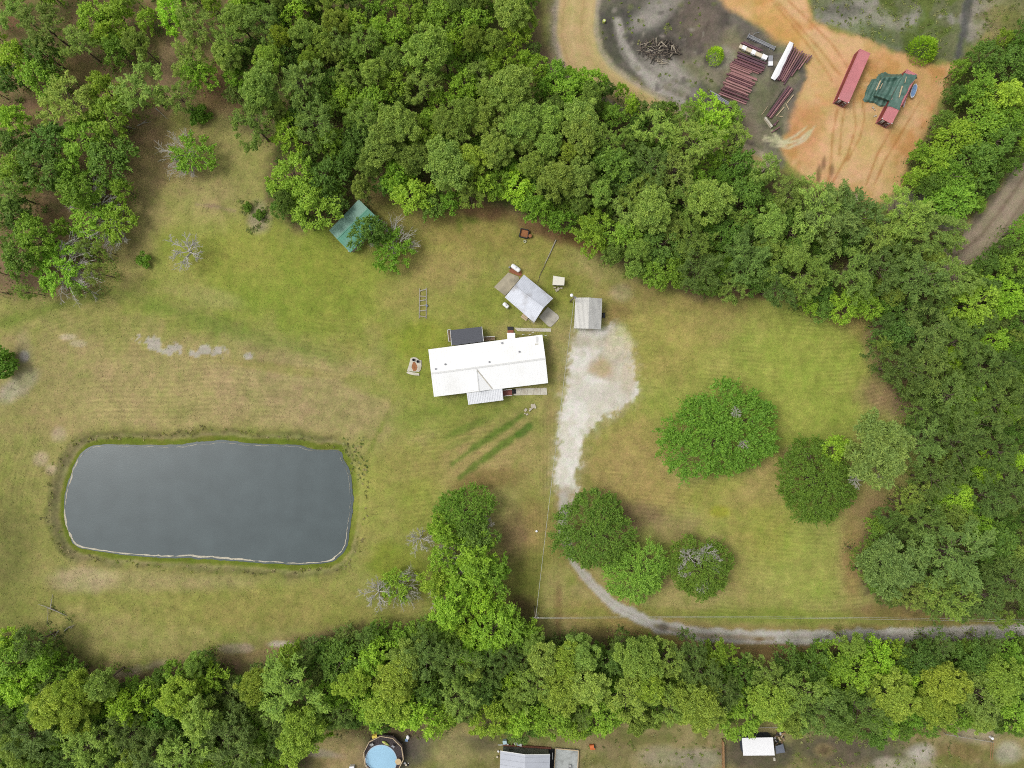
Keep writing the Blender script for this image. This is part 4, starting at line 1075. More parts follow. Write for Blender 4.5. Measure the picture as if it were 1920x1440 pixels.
# grass: real tufts standing in the mown lawns, coloured like the ground they grow from
NG = 110000
gxp, gyp = RNG.uniform(-60, 1980, NG*3), RNG.uniform(-40, 1480, NG*3)
gi = np.clip(((gyp-GY0)/GSTEP).astype(int), 0, NY-2); gj = np.clip(((gxp-GX0)/GSTEP).astype(int), 0, NX-2)
okg = (SHEET[gi, gj] == 0) | ((SHEET[gi, gj] == NAMES.index('bare_soil')) & (RNG.random(NG*3) < .5)) | ((SHEET[gi, gj] == NAMES.index('scrub_ground')) & (RNG.random(NG*3) < .7))
okg &= RNG.random(NG*3) < .08+.92*np.clip((N_d[gi, gj]-.42)/.2, 0, 1)
gxp, gyp, gi, gj = (a[okg][:NG] for a in (gxp, gyp, gi, gj))
k = len(gxp)
pc = np.stack([(gxp-960)/S, (720-gyp)/S, Z[gi, gj]+.03], 1)
nn = unit(RNG.normal(size=(k, 3))*.32+np.array([0, 0, 1.0])); tt = RNG.normal(size=(k, 3)); tt = unit(tt-nn*np.sum(tt*nn, 1, keepdims=True)); bb = np.cross(nn, tt)
sz = RNG.uniform(.5, 1.3, (k, 1))
Vg = np.stack([pc-tt*.17*sz, pc-bb*.06*sz, pc+tt*.17*sz+nn*.02, pc+bb*.06*sz], 1).reshape(-1, 3)
cg_ = COL[gi, gj]*RNG.uniform(.88, 1.28, (k, 1))*(1+RNG.normal(size=(k, 1))*np.array([.07, .0, .10]))
tag(link('grass', mesh_np('grass', Vg, np.arange(len(Vg)).reshape(-1, 4), [STUFFLEAF], {'base': np.repeat(np.clip(cg_, .01, .8), 4, axis=0)})), 'mown straw and green grass tufts of the lawns', 'grass', kind='stuff')
# ------------------------------------------------------------------ materials of made things
M_WHITEROOF = mat('white_painted_metal', (262,262,259), .45, .015, .6, stain=(224,222,210), stain_amt=.25)
M_WHITE = mat('white_paint', (228,228,224), .5, .06, 2)
M_SIDING = mat('cream_siding', (206,200,184), .7, .08, 1.5)
M_TIN = mat('galvanised_tin', (222,226,234), .42, .08, .9, metal=.1, stain=(158,150,142), stain_amt=.8)
M_TINGREY = mat('grey_tin', (214,212,204), .5, .04, 1.2, metal=.05, stain=(190,189,184), stain_amt=.4)
M_PORCH = mat('ribbed_porch_tin', (244,246,248), .42, .06, 1.2, metal=.1)
M_GREENTIN = mat('green_tin', (96,164,136), .5, .08, .6, stain=(136,170,154), stain_amt=.6)
M_SHINGLE = mat('charcoal_shingle', (92,94,100), .85, .10, 3)
M_GLASS = mat('window_glass', (50,58,64), .08, .05, 1)
M_DARK = mat('dark_rubber', (48,48,52), .8, .2, 4)
M_BLACK = mat('painted_shade', (34,34,36), .9, .1, 3)
M_CONC = mat('concrete', (194,188,172), .9, .10, 1.2, bump=.15, stain=(132,124,108), stain_amt=.6)
M_CONCOLD = mat('old_mossy_concrete', (182,172,148), .9, .14, 1.0, bump=.2, stain=(128,122,104), stain_amt=.7)
M_CONCPALE = mat('pale_concrete', (214,208,190), .9, .12, 1.5, bump=.2, stain=(170,156,130), stain_amt=.6)
M_BRICK = mat('brick_red', (160,98,74), .85, .15, 5)
M_WOOD = mat('weathered_wood', (156,132,104), .85, .15, 4, stain=(116,98,80), stain_amt=.6)
M_TIMBER = mat('fresh_timber', (206,184,148), .8, .10, 4)
M_FENCE = mat('fence_wood', (166,128,86), .85, .12, 3)
M_POLE = mat('pole_wood', (132,120,104), .9, .12, 4)
M_GREYWOOD = mat('grey_sunbleached_wood', (172,166,150), .9, .15, 4)
M_RUST = mat('rusty_iron', (122,82,58), .9, .2, 4)
M_RUSTSOIL = mat('rusty_soil', (168,112,72), .95, .2, 3, bump=.3)
M_CONTTOP = mat('faded_red_paint', (208,130,132), .6, .07, .5, stain=(196,134,136), stain_amt=.7)
M_CONTSIDE = mat('container_red', (142,62,62), .6, .12, 1.0, stain=(104,48,46), stain_amt=.6)
M_DOOR = mat('dark_container_door', (92,48,48), .65, .15, 2)
M_STEELA = mat('maroon_primer', (134,92,97), .7, .14, 1.5)
M_STEELB = mat('faded_maroon_primer', (176,130,126), .7, .14, 1.5)
M_STEELC = mat('dark_maroon_primer', (110,78,88), .7, .14, 1.5)
M_GALV = mat('galvanised_steel', (168,168,172), .5, .1, 2, metal=.3)
M_TARP = mat('green_tarpaulin', (82,116,102), .55, .16, 1.2, stain=(122,146,134), stain_amt=.7)
M_WRAP = mat('white_plastic_wrap', (258,258,258), .4, .04, 2)
M_CREAM = mat('cream_panel', (226,212,184), .6, .06, 2)
M_BLUE = mat('blue_plastic', (124,156,194), .4, .06, 2)
M_PALEBLUE = mat('pale_blue_plastic', (196,226,232), .4, .05, 2)
M_YELLOW = mat('yellow_cloth', (238,212,84), .7, .06, 3)
M_LIME = mat('lime_plastic', (206,216,112), .5, .08, 2)
M_TAN = mat('tan_table_top', (214,188,142), .6, .05, 2)
M_ORANGE = mat('orange_plastic', (228,122,62), .55, .08, 2)
M_POOL = water_mat('pool_water', (170,214,240), .08, .12, 3)
M_LINER = mat('pool_liner', (198,214,230), .4, .05, 2)
M_DECK = mat('dark_deck_boards', (72,62,62), .8, .2, 3)
M_GREYROOF = mat('grey_metal_roof', (196,200,208), .5, .05, .8)
M_GREENWALL = mat('grey_green_siding', (128,130,116), .75, .08, 2)
M_CABLE = mat('pale_cable', (186,186,172), .5, .05, 2)
M_BRUSHA = mat('dead_sticks', (118,106,92), .9, .2, 3)
M_BRUSHB = mat('pale_dead_sticks', (184,172,150), .9, .15, 3)
M_BRUSHC = mat('dark_dead_sticks', (72,64,58), .9, .2, 3)
M_BOULDER = mat('broken_concrete', (196,186,164), .9, .15, 2, bump=.3)
UP = Vector((0, 0, 1))

def zc(x, y, sc, ox, oy): return (ox+x/sc, oy+y/sc)
def ribs(mb, a, b, c, d, n, h=.05, w=.07, edge=True):
    """n raised ribs running from edge a-b to edge d-c"""
    a, b, c, d = map(Vector, (a, b, c, d))
    nn = (b-a).cross(d-a).normalized()
    if nn.z < 0: nn = -nn
    for i in range(n):
        t = (i+.5)/n
        p, q = a.lerp(b, t), d.lerp(c, t)
        mb.bar(p+nn*h*.4, q+nn*h*.4, w, h, nn)
def windows(parent, A, B, zc_, fr, w, h, m=None):
    A, B = Vector(A), Vector(B); d = (B-A).normalized(); n = Vector((d.y, -d.x, 0)); rz = math.atan2(d.y, d.x)
    for f in fr:
        p = A.lerp(B, f); p.z = zc_
        fm = MB().box(p+n*.02, (w, .07, h), rz).build('window', M_WHITE, parent)
        MB().box(p+n*.04, (w-.16, .06, h-.16), rz).build('pane', M_GLASS, fm)
def door(parent, A, B, f, w=.95, h=2.0, z0=.15, m=None):
    A, B = Vector(A), Vector(B); d = (B-A).normalized(); n = Vector((d.y, -d.x, 0)); rz = math.atan2(d.y, d.x)
    p = A.lerp(B, f); p.z = z0+h/2
    dr = MB().box(p+n*.02, (w, .08, h), rz).build('door', m or M_WHITE, parent)
    MB().box(p+n*.09+d*w*.38, (.05, .08, .12), rz).build('handle', M_DARK, dr)
def shrink(pts, k):
    c = sum((Vector(p) for p in pts), Vector((0, 0, 0)))/len(pts)
    out = []
    for p in pts:
        v = Vector(p)-c; v.z = 0; out.append(Vector(p)-v.normalized()*k)
    return out
def gable_walls(parent, eave, ridge, m, over=.35, drop=.12):
    """walls under a gable roof: eave corners in turn (a b c d), ridge ends over the middles of d-a and b-c"""
    e = shrink(eave, over*1.3); r = [Vector(ridge[0]).lerp(Vector(ridge[1]), .03), Vector(ridge[1]).lerp(Vector(ridge[0]), .03)]
    mb = MB()
    z0 = -.1
    tops = [Vector((p.x, p.y, eave[i].z-drop)) for i, p in enumerate(e)]
    g = [Vector(((tops[3].x+tops[0].x)/2, (tops[3].y+tops[0].y)/2, r[0].z-.18)), Vector(((tops[1].x+tops[2].x)/2, (tops[1].y+tops[2].y)/2, r[1].z-.18))]
    vs = [Vector((p.x, p.y, z0)) for p in e]+tops+g
    mb.add(vs, ((0,1,5,4),(2,3,7,6),(1,2,6,9,5),(3,0,4,8,7)))
    mb.build('wall', m, parent)
    return e

# ------------------------------------------------------------------ the white-roofed house
hz, rz_ = 2.9, 4.0
hc = [zc(90,515,6.857,790,580), zc(1555,325,6.857,790,580), zc(1630,948,6.857,790,580), zc(162,1125,6.857,790,580)]
TL, TR, BR, BL = [W(x, y, hz) for x, y in hc]
RL, RR = W(808.2,700.5,rz_), W(1022.8,672.2,rz_)
ctr = (TL+TR+BR+BL)/4
house = empty('house', (ctr.x, ctr.y, 0), 0, 'long house with a bright white metal gable roof beside the pale drive', 'house')
mb = MB().slab(TL, TR, RR, RL, .07); ribs(mb, TL, TR, RR, RL, 42, .012, .05)
mb.build('roof_slope', M_WHITEROOF, house)
mb = MB().slab(RL, RR, BR, BL, .07); ribs(mb, RL, RR, BR, BL, 42, .012, .05)
mb.build('roof_slope', M_WHITEROOF, house)
MB().bar(RL+UP*.05, RR+UP*.05, .34, .05).build('ridge_cap', M_WHITE, house)
A_, V1, V2, F_ = W(893.6,692.5,3.97), W(875.2,729.5,3.0), W(923.0,729.3,3.0), W(898.0,734.0,3.78)
gm = MB(); gm.add([A_, V1, F_, V2, V1-UP*.5, V2-UP*.5], ((0,1,2),(0,2,3),(1,4,5,3,2)))
cg = gm.build('cross_gable', M_WHITEROOF, house)
MB().bar(A_+UP*.03, F_+UP*.03, .22, .05).build('ridge_cap', M_WHITE, cg)
MB().bar(A_+UP*.02, V2+UP*.04, .2, .03).build('valley_flashing', mat('valley_cream', (206,200,182), .6), cg)  # right valley strip in a darker cream than the left
MB().bar(A_+UP*.02, V1+UP*.04, .12, .03).build('valley_flashing', M_WHITEROOF, cg)
e = gable_walls(house, [TL, TR, BR, BL], (RL, RR), M_SIDING)
windows(house, e[3], e[2], 1.9, (.07,.2,.3,.62,.74,.9), 1.2, 1.3)
windows(house, e[1], e[0], 1.9, (.12,.3,.5,.9), 1.0, 1.1)
door(house, e[3], e[2], .47, z0=.7); door(house, e[1], e[0], .27, z0=.7)
windows(house, e[2], e[1], 1.9, (.3,.7), 1.0, 1.2); windows(house, e[0], e[3], 1.9, (.3,.7), 1.0, 1.2)
for x, y in ((185,765),(308,706),(873,676),(1258,545),(1035,432)):
    p = W(*zc(x,y,6.857,790,580), 3.6)
    t_ = ((p-TL).dot((RL-TL))/(RL-TL).length_squared)
    zz = hz+(rz_-hz)*min(1, max(0, t_))
    MB().lathe((p.x, p.y, zz-.05), [(.13,0),(.13,.28),(.2,.3),(.2,.38),(.05,.44)], 10).build('roof_vent', M_GALV, house)
p1, p2 = W(*zc(1490,385,6.857,790,580), 3.2), W(*zc(1480,345,6.857,790,580), 3.05)
MB().slab(W(*zc(1470,350,6.857,790,580),3.14), W(*zc(1498,350,6.857,790,580),3.14), W(*zc(1502,425,6.857,790,580),3.28), W(*zc(1472,425,6.857,790,580),3.28), .12).build('roof_box', M_WHITE, house)
st_ = mat('roof_grime', (198,194,176), .6, .15, 3)
MB().slab(W(*zc(1462,440,6.857,790,580),3.30), W(*zc(1510,440,6.857,790,580),3.30), W(*zc(1500,620,6.857,790,580),3.66), W(*zc(1478,620,6.857,790,580),3.66), .02).build('grime_streak', st_, house)
# front porch roof, deck, steps
q = [W(*zc(x,y,6.857,790,580), z) for x, y, z in ((583,1078,2.75),(1040,1020,2.75),(1055,1168,2.45),(605,1226,2.45))]
mb = MB().slab(*q, .05); ribs(mb, q[0], q[1], q[2], q[3], 21, .06, .13)
pr = mb.build('porch_roof', M_PORCH, house)
for p in (q[2], q[3], q[2].lerp(q[3], .5)):
    MB().box((p.x*.995, p.y+.15, p.z/2-.06), (.12, .12, p.z-.06)).build('porch_post', M_WHITE, house)
def deck_at(pxs, z, m, name, parent, n=8, along=True):
    """a small deck of single planks on a frame"""
    a, b, c, d = [W(x, y, z) for x, y in pxs]
    dk = MB().slab(a-UP*.05, b-UP*.05, c-UP*.05, d-UP*.05, .15).build(name, M_WOOD, parent)
    me = None
    for i in range(n):
        t0, t1 = (i+.06)/n, (i+.94)/n
        if along: r = (a.lerp(b, t0), a.lerp(b, t1), d.lerp(c, t1), d.lerp(c, t0))
        else: r = (a.lerp(d, t0), b.lerp(c, t0), b.lerp(c, t1), a.lerp(d, t1))
        MB().slab(*[v+UP*random.uniform(-.004, .004) for v in r], .04).build('plank', m, dk)
    return (a, b, c, d), dk
M_REDDECK = mat('red_brown_deck', (150,88,78), .8, .12, 4)
(a, b, c, d), dk = deck_at([zc(x,y,6.857,790,580) for x, y in ((1042,1040),(1163,1028),(1168,1105),(1050,1115))], .7, M_REDDECK, 'front_deck', house, 9)
def railing(pts, parent, m=M_WHITE, h=.95, name='railing', n=5):
    mb = MB()
    for p, q in zip(pts[:-1], pts[1:]):
        mb.bar(p+UP*h, q+UP*h, .09, .06); mb.bar(p+UP*h*.35, q+UP*h*.35, .05, .05)
        for i in range(n+1):
            r = p.lerp(q, i/n); mb.bar(r-UP*.1, r+UP*h, .06, .06, (1, 0, 0))
    return mb.build(name, m, parent)
railing([d, c], house); railing([a, b], house)
def mat_rect(pxs, z, t, m, name, parent=None):
    a, b, c, d = [W(x, y, z) for x, y in pxs]
    return MB().slab(a, b, c, d, t).build(name, m, parent)
for k, x0 in enumerate((1168,1180,1192,1204)):
    mat_rect([zc(x,y,6.857,790,580) for x, y in ((x0,1030),(x0+13,1029),(x0+15,1084),(x0+2,1085))], .58-.15*k, .58-.15*k+.05, M_DARK, 'step', house)
# rear room with charcoal roof, little deck, rear entry
q = [W(*zc(x,y,6.857,790,580), z) for x, y, z in ((372,268,2.55),(778,222,2.55),(800,412,2.8),(390,466,2.8))]
mb = MB().slab(*q, .08)
for i in range(9):
    t = (i+.5)/9; mb.bar(q[0].lerp(q[3], t)+UP*.006, q[1].lerp(q[2], t)+UP*.006, .04, .02)
mb.build('rear_roof', M_SHINGLE, house)
MB().bar(q[1]+UP*.02, q[2]+UP*.02, .1, .1).build('fascia', M_WHITE, house)
MB().bar(q[0]+UP*.02, q[3]+UP*.02, .08, .1).build('fascia', M_WHITE, house)
rw = shrink(q, .3)
MB().prism([(p.x, p.y) for p in rw], -.1, 2.4).build('rear_room_wall', M_SIDING, house)
rl = [W(*zc(x,y,6.857,790,580), 1.0) for x, y in ((378,262),(338,266),(352,412),(384,410))]
dk2 = MB().prism([(p.x, p.y) for p in rl], .3, .42).build('side_deck', M_WOOD, house)
railing([p-UP*.55 for p in rl], house, n=6)
(a, b, c, d), dk = deck_at([zc(x,y,6.857,790,580) for x, y in ((800,360),(945,352),(948,392),(804,410))], .6, M_WOOD, 'rear_deck', house, 12)
railing([a, b], house)
q = [W(*zc(x,y,6.857,790,580), z) for x, y, z in ((1103,303,2.4),(1205,303,2.4),(1207,372,2.6),(1105,386,2.6))]
MB().slab(*q, .08).build('entry_roof', M_WHITEROOF, house)
for p in q[:2]: MB().box((p.x, p.y-.1, 1.15), (.1, .1, 2.4)).build('porch_post', M_WHITE, house)
mat_rect([zc(x,y,6.857,790,580) for x, y in ((1108,268),(1184,268),(1186,310),(1108,310))], .35, .4, M_BRICK, 'entry_step', house)
mat_rect([zc(x,y,6.857,790,580) for x, y in ((1106,222),(1182,222),(1184,272),(1108,272))], .22, .3, M_DARK, 'entry_mat', house)
for x, y, z in ((1296,330,1.2),(1380,330,1.1),(1418,310,1.6),(1580,345,1.5)):
    p = W(*zc(x,y,6.857,790,580), 0); MB().tube([p, p+UP*z, p+UP*z+Vector((.5,.1,.05))], .05, 6).build('vent_pipe', M_WHITE, house)
# paved walks
def slab_thing(name, pxs, z, m, label, cat, rag=0, joints=0):
    pts = [W(x, y, z) for x, y in pxs]
    c = sum(pts, Vector())/len(pts)
    t = empty(name, (c.x, c.y, 0), 0, label, cat)
    if joints and len(pts) == 4:
        a, b, cc, d = pts
        for i in range(joints):
            t0, t1 = (i+.012)/joints, (i+.988)/joints
            r = [a.lerp(b, t0), a.lerp(b, t1), d.lerp(cc, t1), d.lerp(cc, t0)]
            MB().prism([(p.x, p.y) for p in r], -.15, z+random.uniform(-.01, .012)).build('slab', m, t)
    else:
        MB().prism([(p.x, p.y) for p in pts], -.15, z).build('slab', m, t)
    return t
slab_thing('concrete_walk', [zc(x,y,6.857,790,580) for x, y in ((1212,1014),(1612,1008),(1620,1098),(1180,1106))], .06, M_CONCPALE, 'pale concrete walk from the front deck of the white-roofed house to the drive', 'path', 0, 5)
slab_thing('concrete_walk', [zc(x,y,6.857,790,580) for x, y in ((1192,236),(1668,246),(1668,288),(1236,280))], .06, M_CONCPALE, 'stained pale concrete walk behind the white-roofed house', 'path', 0, 6)

# ------------------------------------------------------------------ tin-roofed workshop
wc = [zc(x,y,6.857,900,480) for x, y in ((565,240),(940,545),(695,858),(320,532))]
q = [W(x, y, 2.9) for x, y in wc]
r0, r1 = W(*zc(437,388,6.857,900,480), 3.75), W(*zc(815,668,6.857,900,480), 3.75)
c = sum(q, Vector())/4
shop = empty('workshop', (c.x, c.y, 0), 0, 'workshop with a streaked silver tin gable roof standing askew behind the house', 'shed')
mb = MB().slab(q[0], q[1], r1, r0, .05); ribs(mb, q[0], q[1], r1, r0, 20, .03, .09); mb.build('roof_slope', M_TIN, shop)
mb = MB().slab(r0, r1, q[2], q[3], .05); ribs(mb, r0, r1, q[2], q[3], 20, .03, .09); mb.build('roof_slope', M_TIN, shop)
MB().bar(r0+UP*.05, r1+UP*.05, .3, .04).build('ridge_cap', M_TIN, shop)
e = gable_walls(shop, q, (r0, r1), M_SIDING)
door(shop, e[1], e[2], .5, 2.6, 2.3, .05, M_WHITE); door(shop, e[2], e[3], .35); windows(shop, e[2], e[3], 1.6, (.75,), .9, .9); windows(shop, e[0], e[1], 1.6, (.3,.7), .9, .9)
mb = MB(); a, b = W(*zc(605,800,6.857,900,480), 1.0), W(*zc(692,868,6.857,900,480), 1.0)
mb.bar(a, b, .08, .06); mb.bar(a-UP*.9, a, .08, .08, (1,0,0)); mb.bar(b-UP*.9, b, .08, .08, (1,0,0)); mb.build('hand_rail', M_GREYWOOD, shop)
for k, off in enumerate((0, .32, .64)):
    pass
t = empty('wooden_steps', W(*zc(580,775,6.857,900,480), 0), math.radians(-38), 'beige wooden steps against the workshop wall facing the house', 'steps')
for k in range(3):
    cxy = W(*zc(590-14*k,768+17*k,6.857,900,480), 0)
    MB().box((cxy.x, cxy.y, .25-.08*k), (1.5, .34, .5-.16*k), math.radians(-37)).build('tread', M_TIMBER, t)
slab_thing('concrete_pad', [zc(x,y,6.857,900,480) for x, y in ((180,400),(365,212),(495,265),(505,300),(325,512))], .12, M_CONCOLD, 'old blotchy concrete pad against the upper end of the tin-roofed workshop', 'concrete pad')
slab_thing('concrete_ramp', [zc(x,y,6.857,900,480) for x, y in ((872,655),(1005,760),(1018,795),(985,840),(915,910),(880,905),(757,785))], .15, M_CONC, 'rounded concrete apron at the lower end of the tin-roofed workshop', 'concrete pad')
slab_thing('brick_pad', [zc(x,y,6.857,900,480) for x, y in ((372,190),(400,150),(530,190),(540,240),(515,262),(395,215))], .03, mat('brick_rubble', (156,100,72), .95, .25, 6, bump=.4), 'rust-red brick patch under the larger white gas tank', 'brick patch')
def tank(px, py, ln, r, ang, label, feet=True):
    p = W(px, py, r+.25)
    t = empty('gas_tank', (p.x, p.y, 0), ang, label, 'gas tank')
    d = Vector((math.cos(ang), math.sin(ang), 0)); cc = Vector((p.x, p.y, r+.25))
    k = [(-.5, .0), (-.49, .45), (-.46, .75), (-.40, .95), (-.33, 1), (.33, 1), (.40, .95), (.46, .75), (.49, .45), (.5, 0)]
    MB().tube([cc+d*ln*a for a, _ in k], [max(.02, r*b) for _, b in k], 14).build('tank', M_WRAP, t, True)
    MB().lathe(cc+UP*(r-.03), [(.16,0),(.16,.12),(.1,.16)], 10).build('valve_dome', M_WHITE, t)
    for s in (-.3, .3):
        MB().box(cc+d*ln*s-UP*(r+.05), (.18, r*1.5, .4), ang).build('foot', M_GALV, t)
tank(*zc(460,155,6.857,900,480), 2.3, .50, math.radians(-36), 'larger white gas tank on the brick patch above the workshop')
tank(*zc(333,634,6.857,900,480), 1.5, .44, math.radians(-40), 'short white gas tank on the grass left of the workshop')
t = empty('gas_bottle', W(*zc(380,148,6.857,900,480), 0), 0, 'small round grey bottle beside the larger white gas tank', 'gas bottle')
p = W(*zc(380,148,6.857,900,480), 0); MB().lathe(p, [(.2,0),(.22,.1),(.22,.5),(.12,.6)], 12).build('bottle', M_GALV, t); MB().lathe(p+UP*.6, [(.06,0),(.06,.12)], 8).build('valve', M_DARK, t)
# small white pump house
q = [W(*zc(x,y,6.857,900,480), 1.9) for x, y in ((940,255),(1088,278),(1082,378),(932,372))]
c = sum(q, Vector())/4
t = empty('pump_house', (c.x, c.y, 0), 0, 'small cream-roofed pump house between the workshop and the carport', 'shed')
mb = MB().slab(q[0]+UP*.15, q[1]+UP*.15, q[2], q[3], .07); mb.build('roof', mat('cream_roof', (236,232,214), .6, .05, 2), t)
w_ = shrink(q, .22); MB().prism([(p.x, p.y) for p in w_], -.1, 1.85).build('wall', mat('dirty_grey_wall', (148,142,128), .8, .15, 3), t)
door(t, w_[3], w_[2], .5, .8, 1.6, .1, M_GREYWOOD)
for k, (x, y, s) in enumerate(((960,405,.5),(1005,425,.8),(980,440,.6),(1045,412,.5))):
    p = W(*zc(x,y,6.857,900,480), .1); MB().box((p.x, p.y, .1), (s, s*.6, .14), k).build('stone', M_BOULDER, t)

# ------------------------------------------------------------------ carport
q = [W(*zc(x,y,6.857,900,480), 2.6) for x, y in ((1227,536),(1572,548),(1556,942),(1212,930))]
r0, r1 = W(*zc(1402,534,6.857,900,480), 3.15), W(*zc(1396,934,6.857,900,480), 3.15)
c = sum(q, Vector())/4
t = empty('carport', (c.x, c.y, 0), 0, 'ribbed grey tin carport at the head of the pale drive', 'carport')
mb = MB().slab(q[0], r0, r1, q[3], .05); ribs(mb, q[0], r0, r1, q[3], 11, .055, .14); mb.build('roof_slope', M_TINGREY, t)
mb = MB().slab(r0, q[1], q[2], r1, .05); ribs(mb, r0, q[1], q[2], r1, 11, .055, .14); mb.build('roof_slope', mat('grey_tin_darker', (204,203,197), .5, .04, 1.2, metal=.05, stain=(170,169,165), stain_amt=.5), t)  # right slope in a darker grey tin than the left
for i in range(4):
    for a, b in ((q[0], q[3]), (q[1], q[2])):
        p = a.lerp(b, .04+.92*i/3); k = .97 if a is q[0] else .97
        p = Vector((c.x+(p.x-c.x)*.95, p.y, 0)); MB().bar(p-UP*.1, p+UP*2.53, .08, .08, (1,0,0)).build('post', M_GALV, t)
side = shrink(q, .15)
MB().slab(side[0]-UP*.12, side[3]-UP*.12, Vector((side[3].x, side[3].y, 1.2)), Vector((side[0].x, side[0].y, 1.2)), .04).build('side_panel', M_TINGREY, t)
t = empty('garden_cart', W(1132.5,592,0), 0, 'small dark cart parked against the right side of the carport', 'cart')
p = W(1132,591,.4); MB().box((p.x, p.y, .45), (.5,.9,.3)).build('tray', M_DARK, t)
for s in (-.35,.35):
    MB().tube([(p.x-.3, p.y+s, .22),(p.x+.3, p.y+s, .22)], .2, 10).build('wheel', M_DARK, t)

# ------------------------------------------------------------------ green-roofed shed under the tree
q = [W(*zc(x,y,8.47,600,360), 2.4) for x, y in ((615,118),(990,482),(480,962),(145,610))]
c = sum(q, Vector())/4
t = empty('green_shed', (c.x, c.y, 0), 0, 'shed with a faded green tin roof half under a dark green tree', 'shed')
r0, r1 = W(*zc(762,262,8.47,600,360), 3.0), W(*zc(268,745,8.47,600,360), 3.0)
a_ = q[0]; 
mb = MB().slab(q[0], q[3], r1, r0, .05); ribs(mb, q[0], q[3], r1, r0, 14, .04, .06); mb.build('roof_slope', mat('green_tin_paler', (130,170,152), .5, .08, .8, stain=(116,150,134), stain_amt=.6), t)  # upper left slope in a paler green than the other
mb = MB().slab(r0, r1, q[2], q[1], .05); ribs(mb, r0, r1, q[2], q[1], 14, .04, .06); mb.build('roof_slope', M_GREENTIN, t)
MB().bar(r0+UP*.04, r1+UP*.04, .25, .04).build('ridge_cap', M_GREENTIN, t)
e = gable_walls(t, [q[0], q[1], q[2], q[3]], ((q[0]+q[3])/2, (q[1]+q[2])/2), M_GREYWOOD)
door(t, e[2], e[3], .5, 1.2, 1.9, .1, M_GREYWOOD)
for k, (x, y) in enumerate(((495,870),(480,905),(468,930))):
    p = W(*zc(x,y,8.47,600,360), .3)
    tag(MB().box((p.x, p.y, .3), (.7-.1*k,.5,.6), .8+k*.3).build('white_crate', M_WHITE), ('white crate at the lower corner of the green-roofed shed, nearest the tree', 'white crate in the middle at the lower corner of the green-roofed shed', 'white crate at the very lower corner tip of the green-roofed shed')[k], 'crate', 'white crates by the green-roofed shed')

# ------------------------------------------------------------------ poles and wires
def pole(base_px, h, label, lean=(0,0), arm=0.0, lamp=False):
    b = W(*base_px, 0)
    t = empty('utility_pole', (b.x, b.y, 0), 0, label, 'utility pole')
    top = Vector((b.x+lean[0], b.y+lean[1], h))
    MB().tube([b-UP*.3, b.lerp(top, .5), top], [.17, .145, .12], 8).build('post', M_POLE, t, True)
    if arm:
        MB().bar(top-UP*.5+Vector((-arm*.35, 0, 0)), top-UP*.5+Vector((arm*.65, 0, 0)), .14, .12).build('cross_arm', M_GALV, t)
        for s in (-arm*.3, 0, arm*.6):
            MB().lathe(top-UP*.44+Vector((s, 0, 0)), [(.05,0),(.07,.08),(.04,.18)], 8).build('insulator', M_WHITE, t)
    if lamp:
        MB().bar(top-UP*.2, top+Vector((-.55, .25, .0)), .08, .08).build('bracket', M_GALV, t)
        MB().ball(top+Vector((-.6, .28, .02)), (.36,.36,.24), 12, 6).build('lamp_globe', M_WRAP, t, True)
        MB().lathe(top+Vector((.25, -.1, -1.3)), [(.2,0),(.2,.7)], 12).build('transformer', M_GALV, t)
    return t, top
_, topA = pole((1069,566), 7.4, 'utility pole with a white round lamp beside the carport', (.3,.2), 0, True)
_, topB = pole((1002,1137), 7.4, 'utility pole with a pale cross arm where the wires turn, beside the lane', (.05,-.05), 1.1)
_, topC = pole((1925,1142), 8.5, 'utility pole at the right end of the wires along the lane', (0,0), 1.1)
def cable(a, b, sag, r, label):
    pts = [a.lerp(b, i/24)-UP*sag*4*(i/24)*(1-i/24) for i in range(25)]
    tag(MB().tube(pts, r, 5).build('power_cable', M_CABLE), label, 'cable')
cable(topA-UP*.3, topB-UP*.35, 1.2, .042, 'pale cable running from the lamp pole down along the drive')
cable(topB+Vector((.35,0,-.4)), topC+Vector((.3,.25,-.4)), 1.3, .03, 'upper of two thin wires running along the lane')
cable(topB+Vector((-.1,-.25,-.45)), topC+Vector((-.2,-.25,-.45)), 1.6, .03, 'lower of two thin wires running along the lane')
g = MB(); g.tube([topB-UP*.6, Vector((topB.x+.6, topB.y+.9, 6.3)), Vector((topB.x+.35, topB.y-.1, 7.0))], .03, 4)
tag(g.build('guy_wire', M_CABLE), 'short stay wire looped at the top of the cross arm pole', 'cable')

# ------------------------------------------------------------------ small things on the lawn
t = empty('open_crate', W(982,437,0), math.radians(-15), 'open dark-sided box with rust-orange soil at the upper wood edge', 'box')
o4 = [W(*zc(x,y,16,960,410), .5) for x, y in ((268,292),(515,350),(462,592),(215,530))]
MB().prism([(p.x, p.y) for p in shrink(o4, .15)], -.1, .3).build('soil', M_RUSTSOIL, t)
for a, b in zip(o4, o4[1:]+o4[:1]):
    MB().bar(Vector((a.x, a.y, .3)), Vector((b.x, b.y, .3)), .14, .8).build('side_board', M_DARK, t)
t = empty('rusty_drum', W(*zc(545,520,16,960,410), 0), 0, 'small rusty drum leaning on the right side of the open dark box', 'drum')
p = W(*zc(545,520,16,960,410), .4); MB().lathe((p.x, p.y, -.05), [(.42,0),(.44,.35),(.42,.7)], 14).build('drum', M_RUST, t); MB().lathe((p.x, p.y, .66), [(.36,0),(.34,.03)], 14).build('lid', M_RUSTSOIL, t)
p = W(*zc(390,682,16,960,410), .1)
mb = MB(); N = 20
for i in range(N):
    a0, a1 = 2*math.pi*i/N, 2*math.pi*(i+1)/N
    mb.tube([(p.x+.24*math.cos(a0), p.y+.24*math.sin(a0), .1), (p.x+.24*math.cos(a1), p.y+.24*math.sin(a1), .1)], .1, 6, False)
